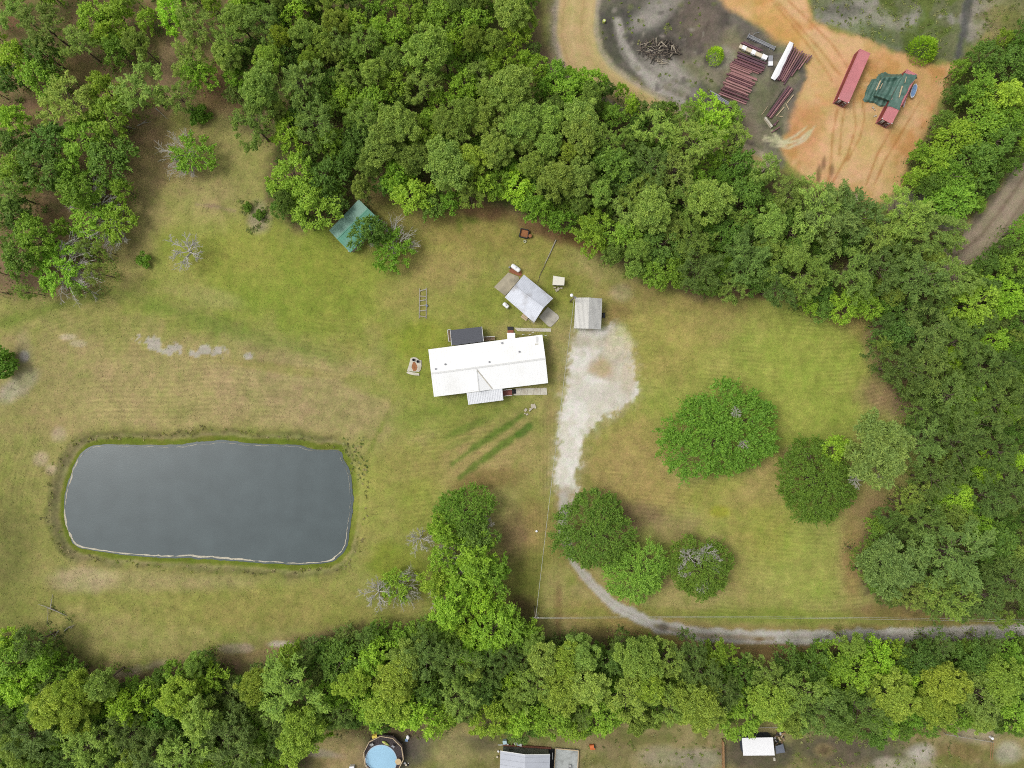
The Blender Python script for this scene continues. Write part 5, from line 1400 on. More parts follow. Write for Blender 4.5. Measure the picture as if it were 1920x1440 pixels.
tag(mb.build('tyre', mat('whitened_tyre', (206,206,170), .8)), 'white-painted tyre lying on grass below the open dark box', 'tyre')
a, b = W(1042.5,450,.1), W(1021,496,.1)
tag(MB().tube([a+UP*.1, a.lerp(b, .5)+Vector((.05,0,.05)), b+UP*.1], [.13,.11,.07], 7).build('log', M_GREYWOOD), 'long thin pale log lying across the grass below the wood edge', 'log')
t = empty('fallen_branch', W(1012,508,0), 0, 'dark fallen branch on the grass between long log and workshop', 'branch')
mb = MB(); mb.tube([W(1022,497,.05), W(1014,512,.1), W(1008,530,.05)], [.08,.06,.03], 5); mb.build('limb', M_BRUSHA, t)
t = empty('wooden_ladder', W(793,569,0), 0, 'weathered wide wooden ladder lying in the grass left of the house', 'frame')
l0, l1, r0_, r1_ = W(787,541,.08), W(786,597,.08), W(799.5,540,.08), W(799,597,.08)
MB().bar(l0, l1, .16, .14).build('rail', M_GREYWOOD, t); MB().bar(r0_, r1_, .16, .14).build('rail', M_GREYWOOD, t)
for i in range(6):
    f = (i+.5)/6; MB().bar(l0.lerp(l1, f)+UP*.05, r0_.lerp(r1_, f)+UP*.05+Vector((0, random.uniform(-.3,.3), 0)), .22, .08).build('rung', [M_GREYWOOD, M_CONCOLD][i % 2], t)
p = W(800,573,.2); tag(MB().box((p.x, p.y, .2), (.4,.5,.4), .4).build('plastic_tub', mat('blue_grey_plastic', (120,132,146), .6)), 'small blue-grey tub standing inside the wide wooden ladder', 'tub')
# concrete slab with rusty hole and buckets
S6 = [zc(x,y,20.57,740,650) for x, y in ((610,440),(740,400),(850,430),(930,500),(1030,530),(1030,760),(1000,900),(930,980),(860,960),(700,960),(520,930),(470,950),(540,740),(590,540))]
t = slab_thing('broken_slab', S6, .14, M_CONCPALE, 'pale broken slab with a rust-brown middle left of the white-roofed house', 'concrete slab')
pts = [W(*zc(x,y,20.57,740,650), .15) for x, y in ((700,600),(780,590),(860,720),(880,800),(830,930),(720,940),(650,800))]
MB().prism([(p.x, p.y) for p in pts], .1, .155).build('rust_patch', M_RUSTSOIL, t)
pts = [W(*zc(x,y,20.57,740,650), .2) for x, y in ((520,940),(700,990),(860,1010),(940,1030),(950,1115),(760,1105),(560,1060),(450,1010))]
MB().prism([(p.x, p.y) for p in pts], .0, .24).build('loose_plank', M_CONCPALE, t)
for x, y, lab in ((735,510,'dark bucket on the upper left of the broken slab'), (900,575,'dark bucket on the upper right of the broken slab')):
    p = W(*zc(x,y,20.57,740,650), .3)
    tag(MB().lathe((p.x, p.y, .15), [(.22,0),(.3,.4),(.27,.4),(.2,.06)], 12).build('bucket', M_DARK), lab, 'bucket')
t = empty('rubble_pile', W(992,768,0), 0, 'scattered broken concrete lumps on the lawn below the white-roofed house', 'rubble')
for x, y, s, r in ((1440,1245,1.0,.5),(1405,1280,.5,.2),(1340,1295,.7,.8),(1330,1340,.3,.1),(1360,1350,.45,.6),(1395,1300,.35,1),(1420,1225,.4,.2),(1465,1265,.35,.9)):
    p = W(*zc(x,y,6.857,790,580), .1)
    MB().box((p.x, p.y, .08), (s, s*.75, .22), r, .1, .05).build('lump', [M_BOULDER, M_CONCPALE][x % 2], t)
p = W(1006,996,.2); tag(MB().lathe((p.x, p.y, -.05), [(.22,0),(.25,.3),(.2,.36)], 12).build('bucket', M_WRAP), 'small white bucket alone on the grass left of the drive oak', 'bucket')
p = W(1132.5,40,.4); t = empty('lime_drum', (p.x, p.y, 0), 0, 'pale lime-green round drum beside the sandy road', 'drum')
MB().lathe((p.x, p.y, -.1), [(.32,0),(.34,.45),(.32,.9)], 14).build('drum', M_LIME, t); MB().lathe((p.x, p.y, .8), [(.14,0),(.13,.04)], 10).build('cap', M_WHITE, t)
t = empty('plastic_bag', W(1666,1206,0), 0, 'white crumpled bag at the lane edge under the right wood', 'bag')
mb = MB()
for dx, dy, s in ((-.25,.15,.28),(0,-.1,.34),(.25,0,.24),(.4,.2,.16)):
    p = W(1666,1206,.2); mb.ball((p.x+dx, p.y+dy, .2), (s,s*.8,.26), 9, 6)
mb.build('bag', M_WRAP, t, True)
def branches(name, label, segs, m):
    t = empty(name, W(*segs[0][0], 0), 0, label, 'branch')
    for pts in segs:
        mb = MB(); ps = [W(x, y, .15)+UP*random.uniform(0, .25) for x, y in pts]
        mb.tube(ps, [.12-.09*i/(len(ps)-1) for i in range(len(ps))], 5); mb.build('limb', m, t)
branches('fallen_branch', 'grey fallen branch forking on the grass at the lower left field, upper one', [[(100,1143),(92,1139),(82,1135),(72,1133)],[(96,1141),(97,1128),(99,1114)],[(104,1144),(91,1139),(91,1150),(89,1167)],[(100,1143),(115,1150),(126,1155)]], M_GREYWOOD)
branches('fallen_branch', 'short pale fallen branch at the lower left field, right one', [[(121,1183),(130,1175),(140,1172)],[(131,1175),(134,1178),(140,1171)]], M_GREYWOOD)
branches('fallen_branch', 'pale forked branch beside the bushes of the bottom left wood', [[(95,1183),(101,1192),(106,1198)],[(110,1182),(104,1192),(100,1200)]], M_GREYWOOD)
branches('fallen_branch', 'long pale dead branch lying in the left wood by the lawn', [[(154,322),(180,338),(212,350)],[(180,338),(196,334)],[(196,344),(205,352)]], M_GREYWOOD)
branches('fallen_branch', 'pale forked dead branch at the left wood edge above the lone half-bare tree', [[(258,236),(268,231),(284,229)],[(268,231),(276,224)],[(240,238),(258,243)]], M_GREYWOOD)
branches('fallen_branch', 'straight grey fallen limb at the edge of the upper left wood', [[(292,203),(303,213),(314,223)]], M_GREYWOOD)

# dead twigs in three of the lawn trees
for o in list(C.objects):
    l_ = o.get('label', '')
    spec = None
    if l_.startswith('oak with grey bare streaks'): spec = [(-3.5,3.2,8.2,.85),(.5,4.2,8.0,.8),(2.6,2.0,8.3,.7),(-4.6,0,7.6,.6),(0,-4,8,.6)]
    elif l_.startswith('pale grey-green broad pine with'): spec = [(-1.4,-3.2,6.0,.6),(1.4,-3.3,6.0,.5)]
    elif l_.startswith('biggest tree'): spec = [(1.6,3.2,8.8,.45),(2.8,-1.6,9.0,.4)]
    if spec:
        for k, (x, y, z, s) in enumerate(spec):
            me = PROTO['bare'][k % 2][4]
            ch = link('bare_branches', me, o)
            a = -o.rotation_euler.z
            ch.location = (x*math.cos(a)-y*math.sin(a), x*math.sin(a)+y*math.cos(a), z-3.0*s/ max(o.scale.z, .5))
            ch.scale = (s/o.scale.x*1.0, s/o.scale.y*1.0, s/o.scale.z); ch.rotation_euler.z = k*1.3

# ------------------------------------------------------------------ builder's yard: containers
def container(p_top0, p_top1, label, h=2.6, logo=True):
    a, b = W(*p_top0, h), W(*p_top1, h)      # middle of the door end and of the far end of the roof
    ax = (b-a); L = ax.length; ang = math.atan2(ax.y, ax.x)-math.pi/2; c = (a+b)/2; w = 2.44
    t = empty('shipping_container', (c.x, c.y, 0), ang, label, 'container')
    M = Matrix.Translation((c.x, c.y, 0)) @ Matrix.Rotation(ang, 4, 'Z')
    def part(name, mb, m):
        mb.v = [tuple(M @ Vector(v)) for v in mb.v]; return mb.build(name, m, t)
    for s in (-1, 1):                         # corrugated long sides
        n = 36; vs = []
        for i in range(n*4+1):
            y = -L/2+.12+(L-.24)*i/(n*4); d = (.0, .04, .04, .0)[i % 4]
            vs += [(s*(w/2-.02-d), y, .15), (s*(w/2-.02-d), y, h-.1)]
        mb = MB(); mb.add(vs, [(2*i, 2*i+2, 2*i+3, 2*i+1) for i in range(n*4)]); part('side_wall', mb, M_CONTSIDE)
    mb = MB(); n = 36; vs = []                # roof with shallow cross corrugation
    for i in range(n*4+1):
        y = -L/2+.1+(L-.2)*i/(n*4); d = (0, .03, .03, 0)[i % 4]
        vs += [(-w/2+.05, y, h-.03-d), (w/2-.05, y, h-.03-d)]
    mb.add(vs, [(2*i, 2*i+1, 2*i+3, 2*i+2) for i in range(n*4)]); part('roof', mb, M_CONTTOP)
    mb = MB()
    for s in (-1, 1):
        mb.box((s*(w/2-.04), 0, h-.05), (.1, L, .12)); mb.box((s*(w/2-.04), 0, .1), (.1, L, .2))
        for e_ in (-1, 1):
            mb.box((s*(w/2-.07), e_*(L/2-.07), h/2), (.16, .16, h))
    for e_ in (-1, 1):
        mb.box((0, e_*(L/2-.05), h-.06), (w, .14, .13)); mb.box((0, e_*(L/2-.05), .1), (w, .12, .2))
    part('frame', mb, M_CONTTOP)
    mb = MB().box((0, 0, .1), (w-.1, L-.1, .12)); part('floor', mb, M_DOOR)
    mb = MB().box((0, L/2-.06, h/2), (w-.1, .05, h-.2)); part('end_wall', mb, M_CONTSIDE)
    for s in (-1, 1):
        mb = MB().box((s*w/4, -L/2+.05, h/2), (w/2-.12, .06, h-.3)); dr = part('door', mb, M_DOOR)
        for k in (-.28, .28):
            m2 = MB().bar((s*w/4+k, -L/2-.01, .2), (s*w/4+k, -L/2-.01, h-.2), .05, .05, (1,0,0)); m2.v = [tuple(M @ Vector(v)) for v in m2.v]; m2.build('lock_rod', M_GALV, dr)
        m2 = MB().box((s*w/4, -L/2+.0, 1.1), (.5, .06, .06)); m2.v = [tuple(M @ Vector(v)) for v in m2.v]; m2.build('handle', M_GALV, dr)
        for zz, ww, hh in ((h-.5,.55,.28),(h-1.0,.4,.18)):
            if s < 0 or zz > h-.6:
                m2 = MB().box((s*w/4+.05, -L/2+.0, zz), (ww, .05, hh)); m2.v = [tuple(M @ Vector(v)) for v in m2.v]; m2.build('marking_plate', M_WHITE, dr)
    for s in (-1, 1):
        for e_ in (-1, 1): mb = MB().box((s*(w/2-.09), e_*(L/2-.09), h+.0), (.2, .2, .13)); part('corner_casting', mb, [M_CONTTOP, M_WHITE][e_ < 0])
    return t
container((1581.4,189), (1622.2,95.7), 'faded red shipping container standing free in the clay yard')
container((1662.8,227.4), (1710.3,134.8), 'faded red shipping container half covered by the green tarpaulin')

# green tarpaulin over the second container and the heap beside it
OUT = [zc(x,y,7.58,1530,70) for x, y in ((985,490),(930,500),(890,530),(860,580),(790,600),(740,690),(705,760),(690,830),(668,885),(690,920),(740,925),(830,935),(880,970),(920,985),(990,990),(1030,972),(1100,1000),(1185,1032),(1205,960),(1230,880),(1290,780),(1330,690),(1400,610),(1445,580),(1420,530),(1330,525),(1262,508),(1180,522),(1080,525),(1020,520))]
A0, A1 = np.array((1662.8,227.4)), np.array((1710.3,134.8))
n_ = 74
xs = np.linspace(1616, 1723, n_); ys = np.linspace(132, 208, n_)
TX, TY = np.meshgrid(xs, ys)
sd_ = sdf(OUT, TX, TY)
axv = (A1-A0)/np.linalg.norm(A1-A0); nv = np.array((-axv[1], axv[0]))
da = np.abs((TX-A0[0])*nv[0]+(TY-A0[1])*nv[1]); al = (TX-A0[0])*axv[0]+(TY-A0[1])*axv[1]
hcon = 2.68*sst(15, 11.5, da)
HEAP = [zc(x,y,7.58,1530,70) for x, y in ((930,570),(1240,540),(1120,930),(830,830))]
sh = sdf(HEAP, TX, TY)
hh = 1.85*sst(5, -2, sh)*(1-.40*sst(0, -12, sh))
slack = .25+.25*fbm(TX, TY, 9, 33)
Zt = np.maximum(np.maximum(hcon, hh), slack*sst(0, -4, sd_)+.05)
Zt += (fbm(TX+.6*TY, TY-.4*TX, 6, 35)-.5)*.34*sst(.5, -4, sd_) + .10*np.sin((TX*.9+TY*.45)/1.4+3*fbm(TX, TY, 12, 37))*sst(13, 16, da)
ball_ = np.exp(-(((TX-1655)/4.5)**2+((TY-140)/4)**2)); Zt += .8*ball_
Zt = np.maximum(Zt, .06)
vs = np.array([W(x, y, z) for x, y, z in zip(TX.ravel(), TY.ravel(), Zt.ravel())])
ii = np.arange(n_*n_).reshape(n_, n_)
keep = (sdf(OUT, (TX[:-1,:-1]+TX[1:,1:])/2, (TY[:-1,:-1]+TY[1:,1:])/2) + 1.2*Wv[:n_-1,:n_-1] < 0)
fq = np.stack([ii[1:,:-1], ii[1:,1:], ii[:-1,1:], ii[:-1,:-1]], -1)[keep]
used, inv = np.unique(fq, return_inverse=True)
tag(link('tarpaulin', mesh_np('tarpaulin', vs[used], inv.reshape(-1, 4), [M_TARP], smooth=True)), 'green tarpaulin sagging from the container over a heap in the clay yard', 'tarpaulin')
def tarp_z(px, py):
    j = int(round((px-xs[0])/(xs[1]-xs[0]))); i = int(round((py-ys[0])/(ys[1]-ys[0]))); return float(Zt[max(0,i-1):i+2, max(0,j-1):j+2].max())
for k, (x0, y0, x1, y1, wd) in enumerate(((918,615,855,750,.26),(945,655,905,735,.12),(1230,690,1180,855,.2),(1222,690,1190,800,.14),(1285,560,1262,650,.12))):
    a, b = zc(x0,y0,7.58,1530,70), zc(x1,y1,7.58,1530,70)
    z_ = max(tarp_z(*a), tarp_z(*b), tarp_z((a[0]+b[0])/2, (a[1]+b[1])/2))+.06
    tag(MB().bar(W(*a, z_), W(*b, z_), wd, .08).build('plank', M_TIMBER), ('wide pale plank weighing down the left ridge of the tarpaulin','thin pale plank beside the wide one on the tarpaulin','long pale plank on the tarpaulin above the container','second plank alongside the long one above the container','short dark-edged plank near the top of the tarpaulin')[k], 'plank')
# small blue boat against the container
a, b = W(*zc(1375,668,7.58,1530,70), .5), W(*zc(1310,868,7.58,1530,70), .5)
dv = (b-a).normalized(); sv = Vector((-dv.y, dv.x, 0)); Lb = (b-a).length; c = (a+b)/2+Vector((.45,-.05,0))
t = empty('small_boat', (c.x, c.y, 0), math.atan2(dv.y, dv.x), 'small blue boat with white rim lying beside the tarpaulin-covered container', 'boat')
prof = [(-.5,.12),(-.42,.62),(-.25,.92),(0,1),(.25,.9),(.42,.6),(.5,.1)]
def hull(z0, z1, k0, k1):
    mb = MB(); vs = []
    for zz, kk in ((z0, k0), (z1, k1)):
        for f, wd in prof: vs.append(c+dv*f*Lb*kk+sv*.55*wd*kk+UP*zz)
        for f, wd in reversed(prof): vs.append(c+dv*f*Lb*kk-sv*.55*wd*kk+UP*zz)
    n = len(prof)*2
    mb.add(vs, [tuple(range(n)), tuple(range(n, 2*n))[::-1]]+[(i, (i+1) % n, n+(i+1) % n, n+i) for i in range(n)]); return mb
hull(-.05, .5, .86, 1.0).build('hull', M_WHITE, t); hull(.42, .515, .8, .88).build('cockpit', M_BLUE, t)
for f in (-.15, .2): MB().bar(c+dv*f*Lb-sv*.4+UP*.53, c+dv*f*Lb+sv*.4+UP*.53, .2, .04).build('seat', M_BLUE, t)
a, b = W(*zc(1283,862,7.58,1530,70), .4), W(*zc(1243,995,7.58,1530,70), .1)
tag(MB().bar(a, b, .16, .1).build('board', M_WHITE), 'white board leaning at the lower right side of the covered container', 'board')
a, b = W(*zc(1340,700,7.58,1530,70), .25), W(*zc(1215,965,7.58,1530,70), .25)
tag(MB().bar(a-Vector((.1,0,0)), b, .7, .35).build('red_panel', M_CONTTOP), 'long faded red panel lying along the side of the covered container', 'panel')
for x, y, s in ((810,1000,.35),(835,1030,.22),(850,1115,.3),(825,1125,.2)):
    p = W(*zc(x,y,7.58,1530,70), .1); tag(MB().box((p.x, p.y, .08), (s*1.3, s, .2), x*.1).build('stone', M_BOULDER), {810:'largest pale stone below the tarpaulin, nearest it',835:'small pale stone just below the largest one by the tarpaulin',850:'pale stone beside the doors of the covered container',825:'smallest pale stone left of the covered container doors'}[x], 'stone')

# ------------------------------------------------------------------ stacked steel
def ibeam_mesh(name, m, L=5.6, h=.32, w=.26, t=.045):
    P = [(-w/2,-h/2),(w/2,-h/2),(w/2,-h/2+t),(t/2,-h/2+t),(t/2,h/2-t),(w/2,h/2-t),(w/2,h/2),(-w/2,h/2),(-w/2,h/2-t),(-t/2,h/2-t),(-t/2,-h/2+t),(-w/2,-h/2+t)]
    n = len(P)
    vs = [(-L/2, y, z) for y, z in P]+[(L/2, y, z) for y, z in P]
    me = bpy.data.meshes.new(name)
    me.from_pydata(vs, [], [tuple(range(n))[::-1], tuple(range(n, 2*n))]+[(i, (i+1) % n, n+(i+1) % n, n+i) for i in range(n)])
    me.materials.append(m); me.update(); return me
IB = [ibeam_mesh('steel_beam', m) for m in (M_STEELA, M_STEELB, M_STEELC, M_GALV)]
CAPM = M_WHITE
def beam(p0, p1, z, mi, label, group, roll=0.0, sc=(1, 1)):
    a, b = W(*p0, z), W(*p1, z)
    d = b-a
    o = link('steel_beam', IB[mi])
    o.location = (a+b)/2; o.rotation_euler = (roll, 0, math.atan2(d.y, d.x)); o.scale = (d.length/5.6, sc[0], sc[1])
    return tag(o, label, 'steel beam', group)
z6 = lambda x, y: zc(x, y, 8.727, 1310, 50)
def lerp2(a, b, t): return (a[0]+(b[0]-a[0])*t, a[1]+(b[1]-a[1])*t)
for i in range(27):
    t_ = i/26
    l = lerp2((652,430), (335,1085), t_); r = lerp2((1108,612), (752,1248), t_)
    if .22 < t_ < .36: l = (l[0]-30, l[1]-10); r = (r[0]-50, r[1]-25)
    jl, jr = random.gauss(0, 16), random.gauss(0, 24)
    dx, dy = (r[0]-l[0]), (r[1]-l[1]); n_l = math.hypot(dx, dy); dx /= n_l; dy /= n_l
    jy = random.gauss(0, 5)
    top = i in (5,6,9,12,13,16,18,19,21,23)
    short = -90 if i in (8,9,12,17,20) else 0
    mi = (2 if i < 5 else 1) if random.random() < .62 else 0
    beam(z6(l[0]+dx*jl, l[1]+dy*jl+jy), z6(r[0]+dx*(jr+short), r[1]+dy*(jr+short)+jy), .62 if top else .25, mi,
         'maroon steel beam near the cream panels in the wide rack' if i < 6 else 'faded maroon steel beam in the middle of the wide rack' if i < 19 else 'maroon steel beam towards the lower end of the wide rack',
         'maroon beams of the wide rack', math.pi/2 if random.random() < .45 else 0, (.95, .95))
for i in range(10):
    t_ = i/9
    l = lerp2((232,1090), (168,1262), t_); r = lerp2((700,1366), (560,1452), t_)
    beam(z6(l[0]+random.gauss(0, 12), l[1]), z6(r[0]+random.gauss(0, 12), r[1]), .55 if i < 4 else .3, 3 if i < 3 else 2, 'grey galvanised beam at the lower end of the wide rack' if i < 3 else 'dark maroon steel beam at the lowest end of the wide rack',
         'grey beams at the rack end' if i < 3 else 'dark maroon beams at the rack end', 0, (.7, .7))
beam(z6(185,1050), z6(350,1140), .7, 3, 'short grey steel beam sticking out left of the rack end', None, 0, (.8, .7))
for k, (a, b) in enumerate((((700,262),(1005,405)), ((735,250),(1045,395)))):
    beam(z6(*a), z6(*b), .3, (0, 2)[k], ('maroon steel beam touching the cream panels above the wide rack', 'dark maroon steel beam second above the cream panels')[k], None)
for k, y in enumerate(range(7)):                                # loose spacers under the rack
    a = lerp2((690,480), (380,1110), k/6); b = (a[0]+20, a[1]+10)
    p = W(*z6(a[0]+60, a[1]+35), .05); q_ = W(*z6(a[0]+330, a[1]+150), .05)
# cream panels with white wrapping, white box, silver truss
a, b = W(*z6(665,318), .7), W(*z6(1115,520), .7)
dv = (b-a).normalized(); sv = Vector((-dv.y, dv.x, 0))
t = empty('panel_bundle', ((a+b)/2).to_tuple()[:2]+(0,), math.atan2(dv.y, dv.x), 'bundle of cream panels patched with torn white plastic on the wide rack', 'panels')
MB().bar(a, b, .78, .35).build('panel', M_CREAM, t)
for f0, f1, wd in ((.10,.24,1.0),(.44,.58,.95),(.82,1.0,1.05)):
    mb = MB(); c0, c1 = a.lerp(b, f0), a.lerp(b, f1); jag = [random.uniform(-.18, .1) for _ in range(8)]
    top = [c0.lerp(c1, i/7)+sv*(wd/2+jag[i]*.3) for i in range(8)]; bot = [c0.lerp(c1, i/7)-sv*(wd/2+jag[i]) for i in range(8)]
    vs = [p+UP*.2 for p in top]+[p+UP*.2 for p in bot]+[p-UP*.35 for p in top]+[p-UP*.35 for p in bot]
    mb.add(vs, [(8+i, 9+i, 1+i, i) for i in range(7)]+[(i, i+1, 17+i, 16+i) for i in range(7)]+[(24+i, 25+i, 9+i, 8+i) for i in range(7)]); mb.build('plastic_wrap', M_WRAP, t)
o4 = [W(*z6(x,y), .5) for x, y in ((1145,470),(1215,470),(1212,640),(1138,640))]
t = empty('wrapped_box', ((o4[0]+o4[2])/2).to_tuple()[:2]+(0,), 0, 'small box with white lower end beside the cream panels', 'box')
MB().prism([(p.x, p.y) for p in o4], -.05, .48).build('box', M_GALV, t)
h4 = [o4[0].lerp(o4[3], .58), o4[1].lerp(o4[2], .58), o4[2], o4[3]]; MB().prism([(p.x, p.y) for p in [h4[0], h4[1], h4[2]*1.0005, h4[3]*1.0005]], -.04, .56).build('plastic_wrap', M_WRAP, t)
a, b = W(*z6(812,150), .5), W(*z6(1242,355), .5)
dv = (b-a).normalized(); sv = Vector((-dv.y, dv.x, 0))
t = empty('steel_truss', ((a+b)/2).to_tuple()[:2]+(0,), math.atan2(dv.y, dv.x), 'silver box truss with end plates above the stacked beams', 'truss')
for s in (-.28, .28):
    for zz in (.15, .55): 
        MB().bar(a+sv*s+UP*(zz-.5), b+sv*s+UP*(zz-.5), .12, .1).build('chord', M_GALV, t)
MB().bar(a-UP*.08, b-UP*.08, .5, .1).build('web_plate', mat('dull_galvanised', (140,142,140), .6, .15, 3), t)
for k in range(9):
    f = k/8; s = .28 if k % 2 else -.28; MB().bar(a.lerp(b, f)+sv*s+UP*.08, a.lerp(b, min(1, f+.12))-sv*s+UP*.08, .07, .06).build('lacing', M_GALV, t)
for e_ in (a, b): MB().bar(e_-sv*.5-UP*.15, e_+sv*.45-UP*.15, .12, .7).build('end_plate', M_GALV, t)
for x, y in ((830,240),(1150,390)):
    p = W(*z6(x,y), .2); MB().bar(p, p+sv*1.0, .06, .06).build('leg', M_GALV, t)
MB().tube([W(*z6(880,150), .4), W(*z6(925,105), .4), W(*z6(990,95), .3)], .05, 5).build('bent_rod', M_GALV, t)
# white wrapped bundle and beams right of it
wl = [(1490,240),(1455,300),(1400,410),(1340,525),(1280,640),(1225,750),(1180,840)]; wr = [(1552,268),(1530,350),(1455,490),(1430,560),(1375,655),(1330,780),(1245,880)]
mb = MB(); vs = []
for (lx, ly), (rx, ry) in zip(wl, wr):
    vs += [W(*z6(lx,ly), .1), W(*z6(lx,ly), .62), W(*z6((lx+rx)/2,(ly+ry)/2), .72), W(*z6(rx,ry), .6), W(*z6(rx+random.uniform(-8,12),ry), .12)]
mb.add(vs, [(5*i+k, 5*i+k+1, 5*i+k+6, 5*i+k+5) for i in range(6) for k in range(4)]+[(0,1,2,3,4)[::-1], tuple(30+k for k in range(5))])
t = empty('wrapped_bundle', W(*z6(1360,560), 0), math.radians(58), 'long bundle wrapped in bright white plastic beside the maroon beams', 'bundle')
mb.build('plastic_wrap', M_WRAP, t)
mb = MB().bar(W(*z6(1500,285), .3), W(*z6(1225,830), .3), .4, .4); mb.build('panels', M_CREAM, t)
for i in range(9):
    t_ = i/8
    l = lerp2((1545,330), (1850,470), t_); r = lerp2((1300,850), (1475,965), t_)
    k0, k1 = random.uniform(-.03, .07), random.uniform(-.05, .05)
    l2 = lerp2(l, r, k0); r2 = lerp2(r, l, k1 if i < 6 else .25*(i-5))
    beam(z6(*l2), z6(*r2), .3 if i % 2 else .55, (2, 0, 0, 1, 0, 2, 0, 1, 2)[i], 'dark maroon steel beam beside the white-wrapped bundle' if i < 3 else 'maroon steel beam in the slanting row right of the white-wrapped bundle' if i < 7 else 'short maroon steel beam at the outer end of the slanting row', 'maroon beams right of the white bundle')
z9 = lambda x, y: zc(x, y, 9.0, 1410, 140)
for i in range(5):
    off = (i-2)*22
    beam(z9(655+off*.9, 205+off*.55+8), z9(285+off*.8, 715+off*.5), .3+.28*(i % 2), (2, 0, 2, 1, 0)[i], 'maroon steel beam in the narrow lower stack beside the pale streaks' if i % 2 else 'dark maroon steel beam in the narrow lower stack beside the pale streaks', 'maroon beams of the narrow lower stack', 0, (.8, .9))
for a, b, wd, lab in (((700,340),(590,480),.18,'pale timber along the upper right of the narrow beam stack'), ((540,550),(410,700),.2,'pale timber along the lower right of the narrow beam stack'), ((565,478),(620,590),.14,'short pale timber lying crosswise by the narrow beam stack'), ((262,540),(160,682),.08,'thin white pole left of the narrow beam stack'), ((540,225),(295,590),.06,'long thin dark rod left of the narrow beam stack'), ((450,700),(520,710),.12,'stubby pale timber right of the narrow beam stack')):
    tag(MB().bar(W(*z9(*a), .15), W(*z9(*b), .15), wd, .12).build('timber', M_DARK if 'dark' in lab else M_TIMBER), lab, 'timber')
t = empty('concrete_kerb', W(*z9(270,800), 0), math.radians(-53), 'pale concrete kerb piece at the lower end of the narrow beam stack', 'kerb')
MB().bar(W(*z9(215,722), .25), W(*z9(335,885), .25), .42, .45).build('kerb', M_CONCPALE, t); MB().bar(W(*z9(205,745), .12), W(*z9(318,905), .12), .3, .2).build('footing', M_CONCOLD, t)
for k, (a, b, mi) in enumerate((((345,860),(420,800),2),((330,975),(470,880),0),((380,860),(440,770),0))):
    beam(z9(*a), z9(*b), .25, mi, ('stub of dark maroon beam next to the pale kerb piece','maroon beam stub pointing at the pale streaks','maroon beam stub standing between kerb and timbers')[k], None, 0, (.8,.8))
# burnt brush heap
zb = lambda x, y: zc(x, y, 8.727, 1120, 0)
c = W(*zb(1000,840), 0)
t = empty('brush_pile', (c.x, c.y, 0), 0, 'heap of dark dead sticks on the burnt ground left of the yard', 'brush pile')
rs = random.Random(5)
for i in range(150):
    a_ = rs.uniform(0, 6.28); q_ = rs.random()**.6
    p = W(*zb(1000+330*q_*math.cos(a_), 830+175*q_*math.sin(a_)), 0)+UP*(.15+1.1*(1-q_)*rs.uniform(.4, 1))
    an = rs.uniform(0, 6.28); ln = rs.uniform(.5, 2.6)
    d = Vector((math.cos(an)*ln, math.sin(an)*ln, rs.uniform(-.35, .35)))
    r_ = rs.uniform(.04, .12)
    MB().tube([p-d/2, p+Vector((rs.gauss(0,.08), rs.gauss(0,.08), .05)), p+d/2], [r_, r_*.85, r_*.5], 5).build('stick', [M_BRUSHC, M_BRUSHA, M_BRUSHC, M_BRUSHA, M_BRUSHB][i % 5], t)
for a, b, lab in (((965,1010),(1150,1025),'upper pale stick of the crossed pair below the brush heap'), ((1000,1035),(1170,1050),'second pale stick parallel to the crossed one below the brush heap'), ((1055,990),(1060,1090),'pale stick lying across two others below the brush heap')):
    tag(MB().tube([W(*zb(*a), .15), W(*zb(*b), .15)], [.08,.06], 6).build('pale_stick', M_BRUSHB), lab, 'stick')

# ------------------------------------------------------------------ neighbours along the bottom edge
zp = lambda x, y: zc(x, y, 12.0, 640, 1360)
DZ = 1.2
cR = W(718.75,1418.3,2.1); cP = W(714.8,1426,1.2); Rr = 38/S*(H-2.1)/H; Rp = 29.8/S*(H-1.2)/H
rot0 = math.radians(99)
t = empty('round_pool', (cP.x, cP.y, 0), 0, 'round above-ground pool of pale blue water inside a dark railed deck', 'pool')
MB().lathe((cP.x, cP.y, -.1), [(Rp,0),(Rp,1.28),(Rp-.12,1.3),(Rp-.14,1.2)], 48).build('pool_wall', M_LINER, t)
N = 48; mb = MB(); mb.add([Vector((cP.x, cP.y, 1.19))]+[Vector((cP.x+(Rp-.14)*math.cos(2*math.pi*i/N), cP.y+(Rp-.14)*math.sin(2*math.pi*i/N), 1.19)) for i in range(N)], [(0, 1+i, 1+(i+1) % N) for i in range(N)]); mb.build('water', M_POOL, t)
mb = MB()
for i in range(N):
    a0, a1 = 2*math.pi*i/N, 2*math.pi*(i+1)/N
    mb.tube([(cP.x+(Rp-.06)*math.cos(a0), cP.y+(Rp-.06)*math.sin(a0), 1.22), (cP.x+(Rp-.06)*math.cos(a1), cP.y+(Rp-.06)*math.sin(a1), 1.22)], .09, 6, False)
mb.build('rim', M_LINER, t)
dk = empty('pool_deck', (cR.x, cR.y, 0), 0, 'dark ten-sided deck with a pale hand rail round the pool', 'deck')
dec = [Vector((cR.x+Rr*math.cos(rot0+2*math.pi*i/10), cR.y+Rr*math.sin(rot0+2*math.pi*i/10), 0)) for i in range(10)]
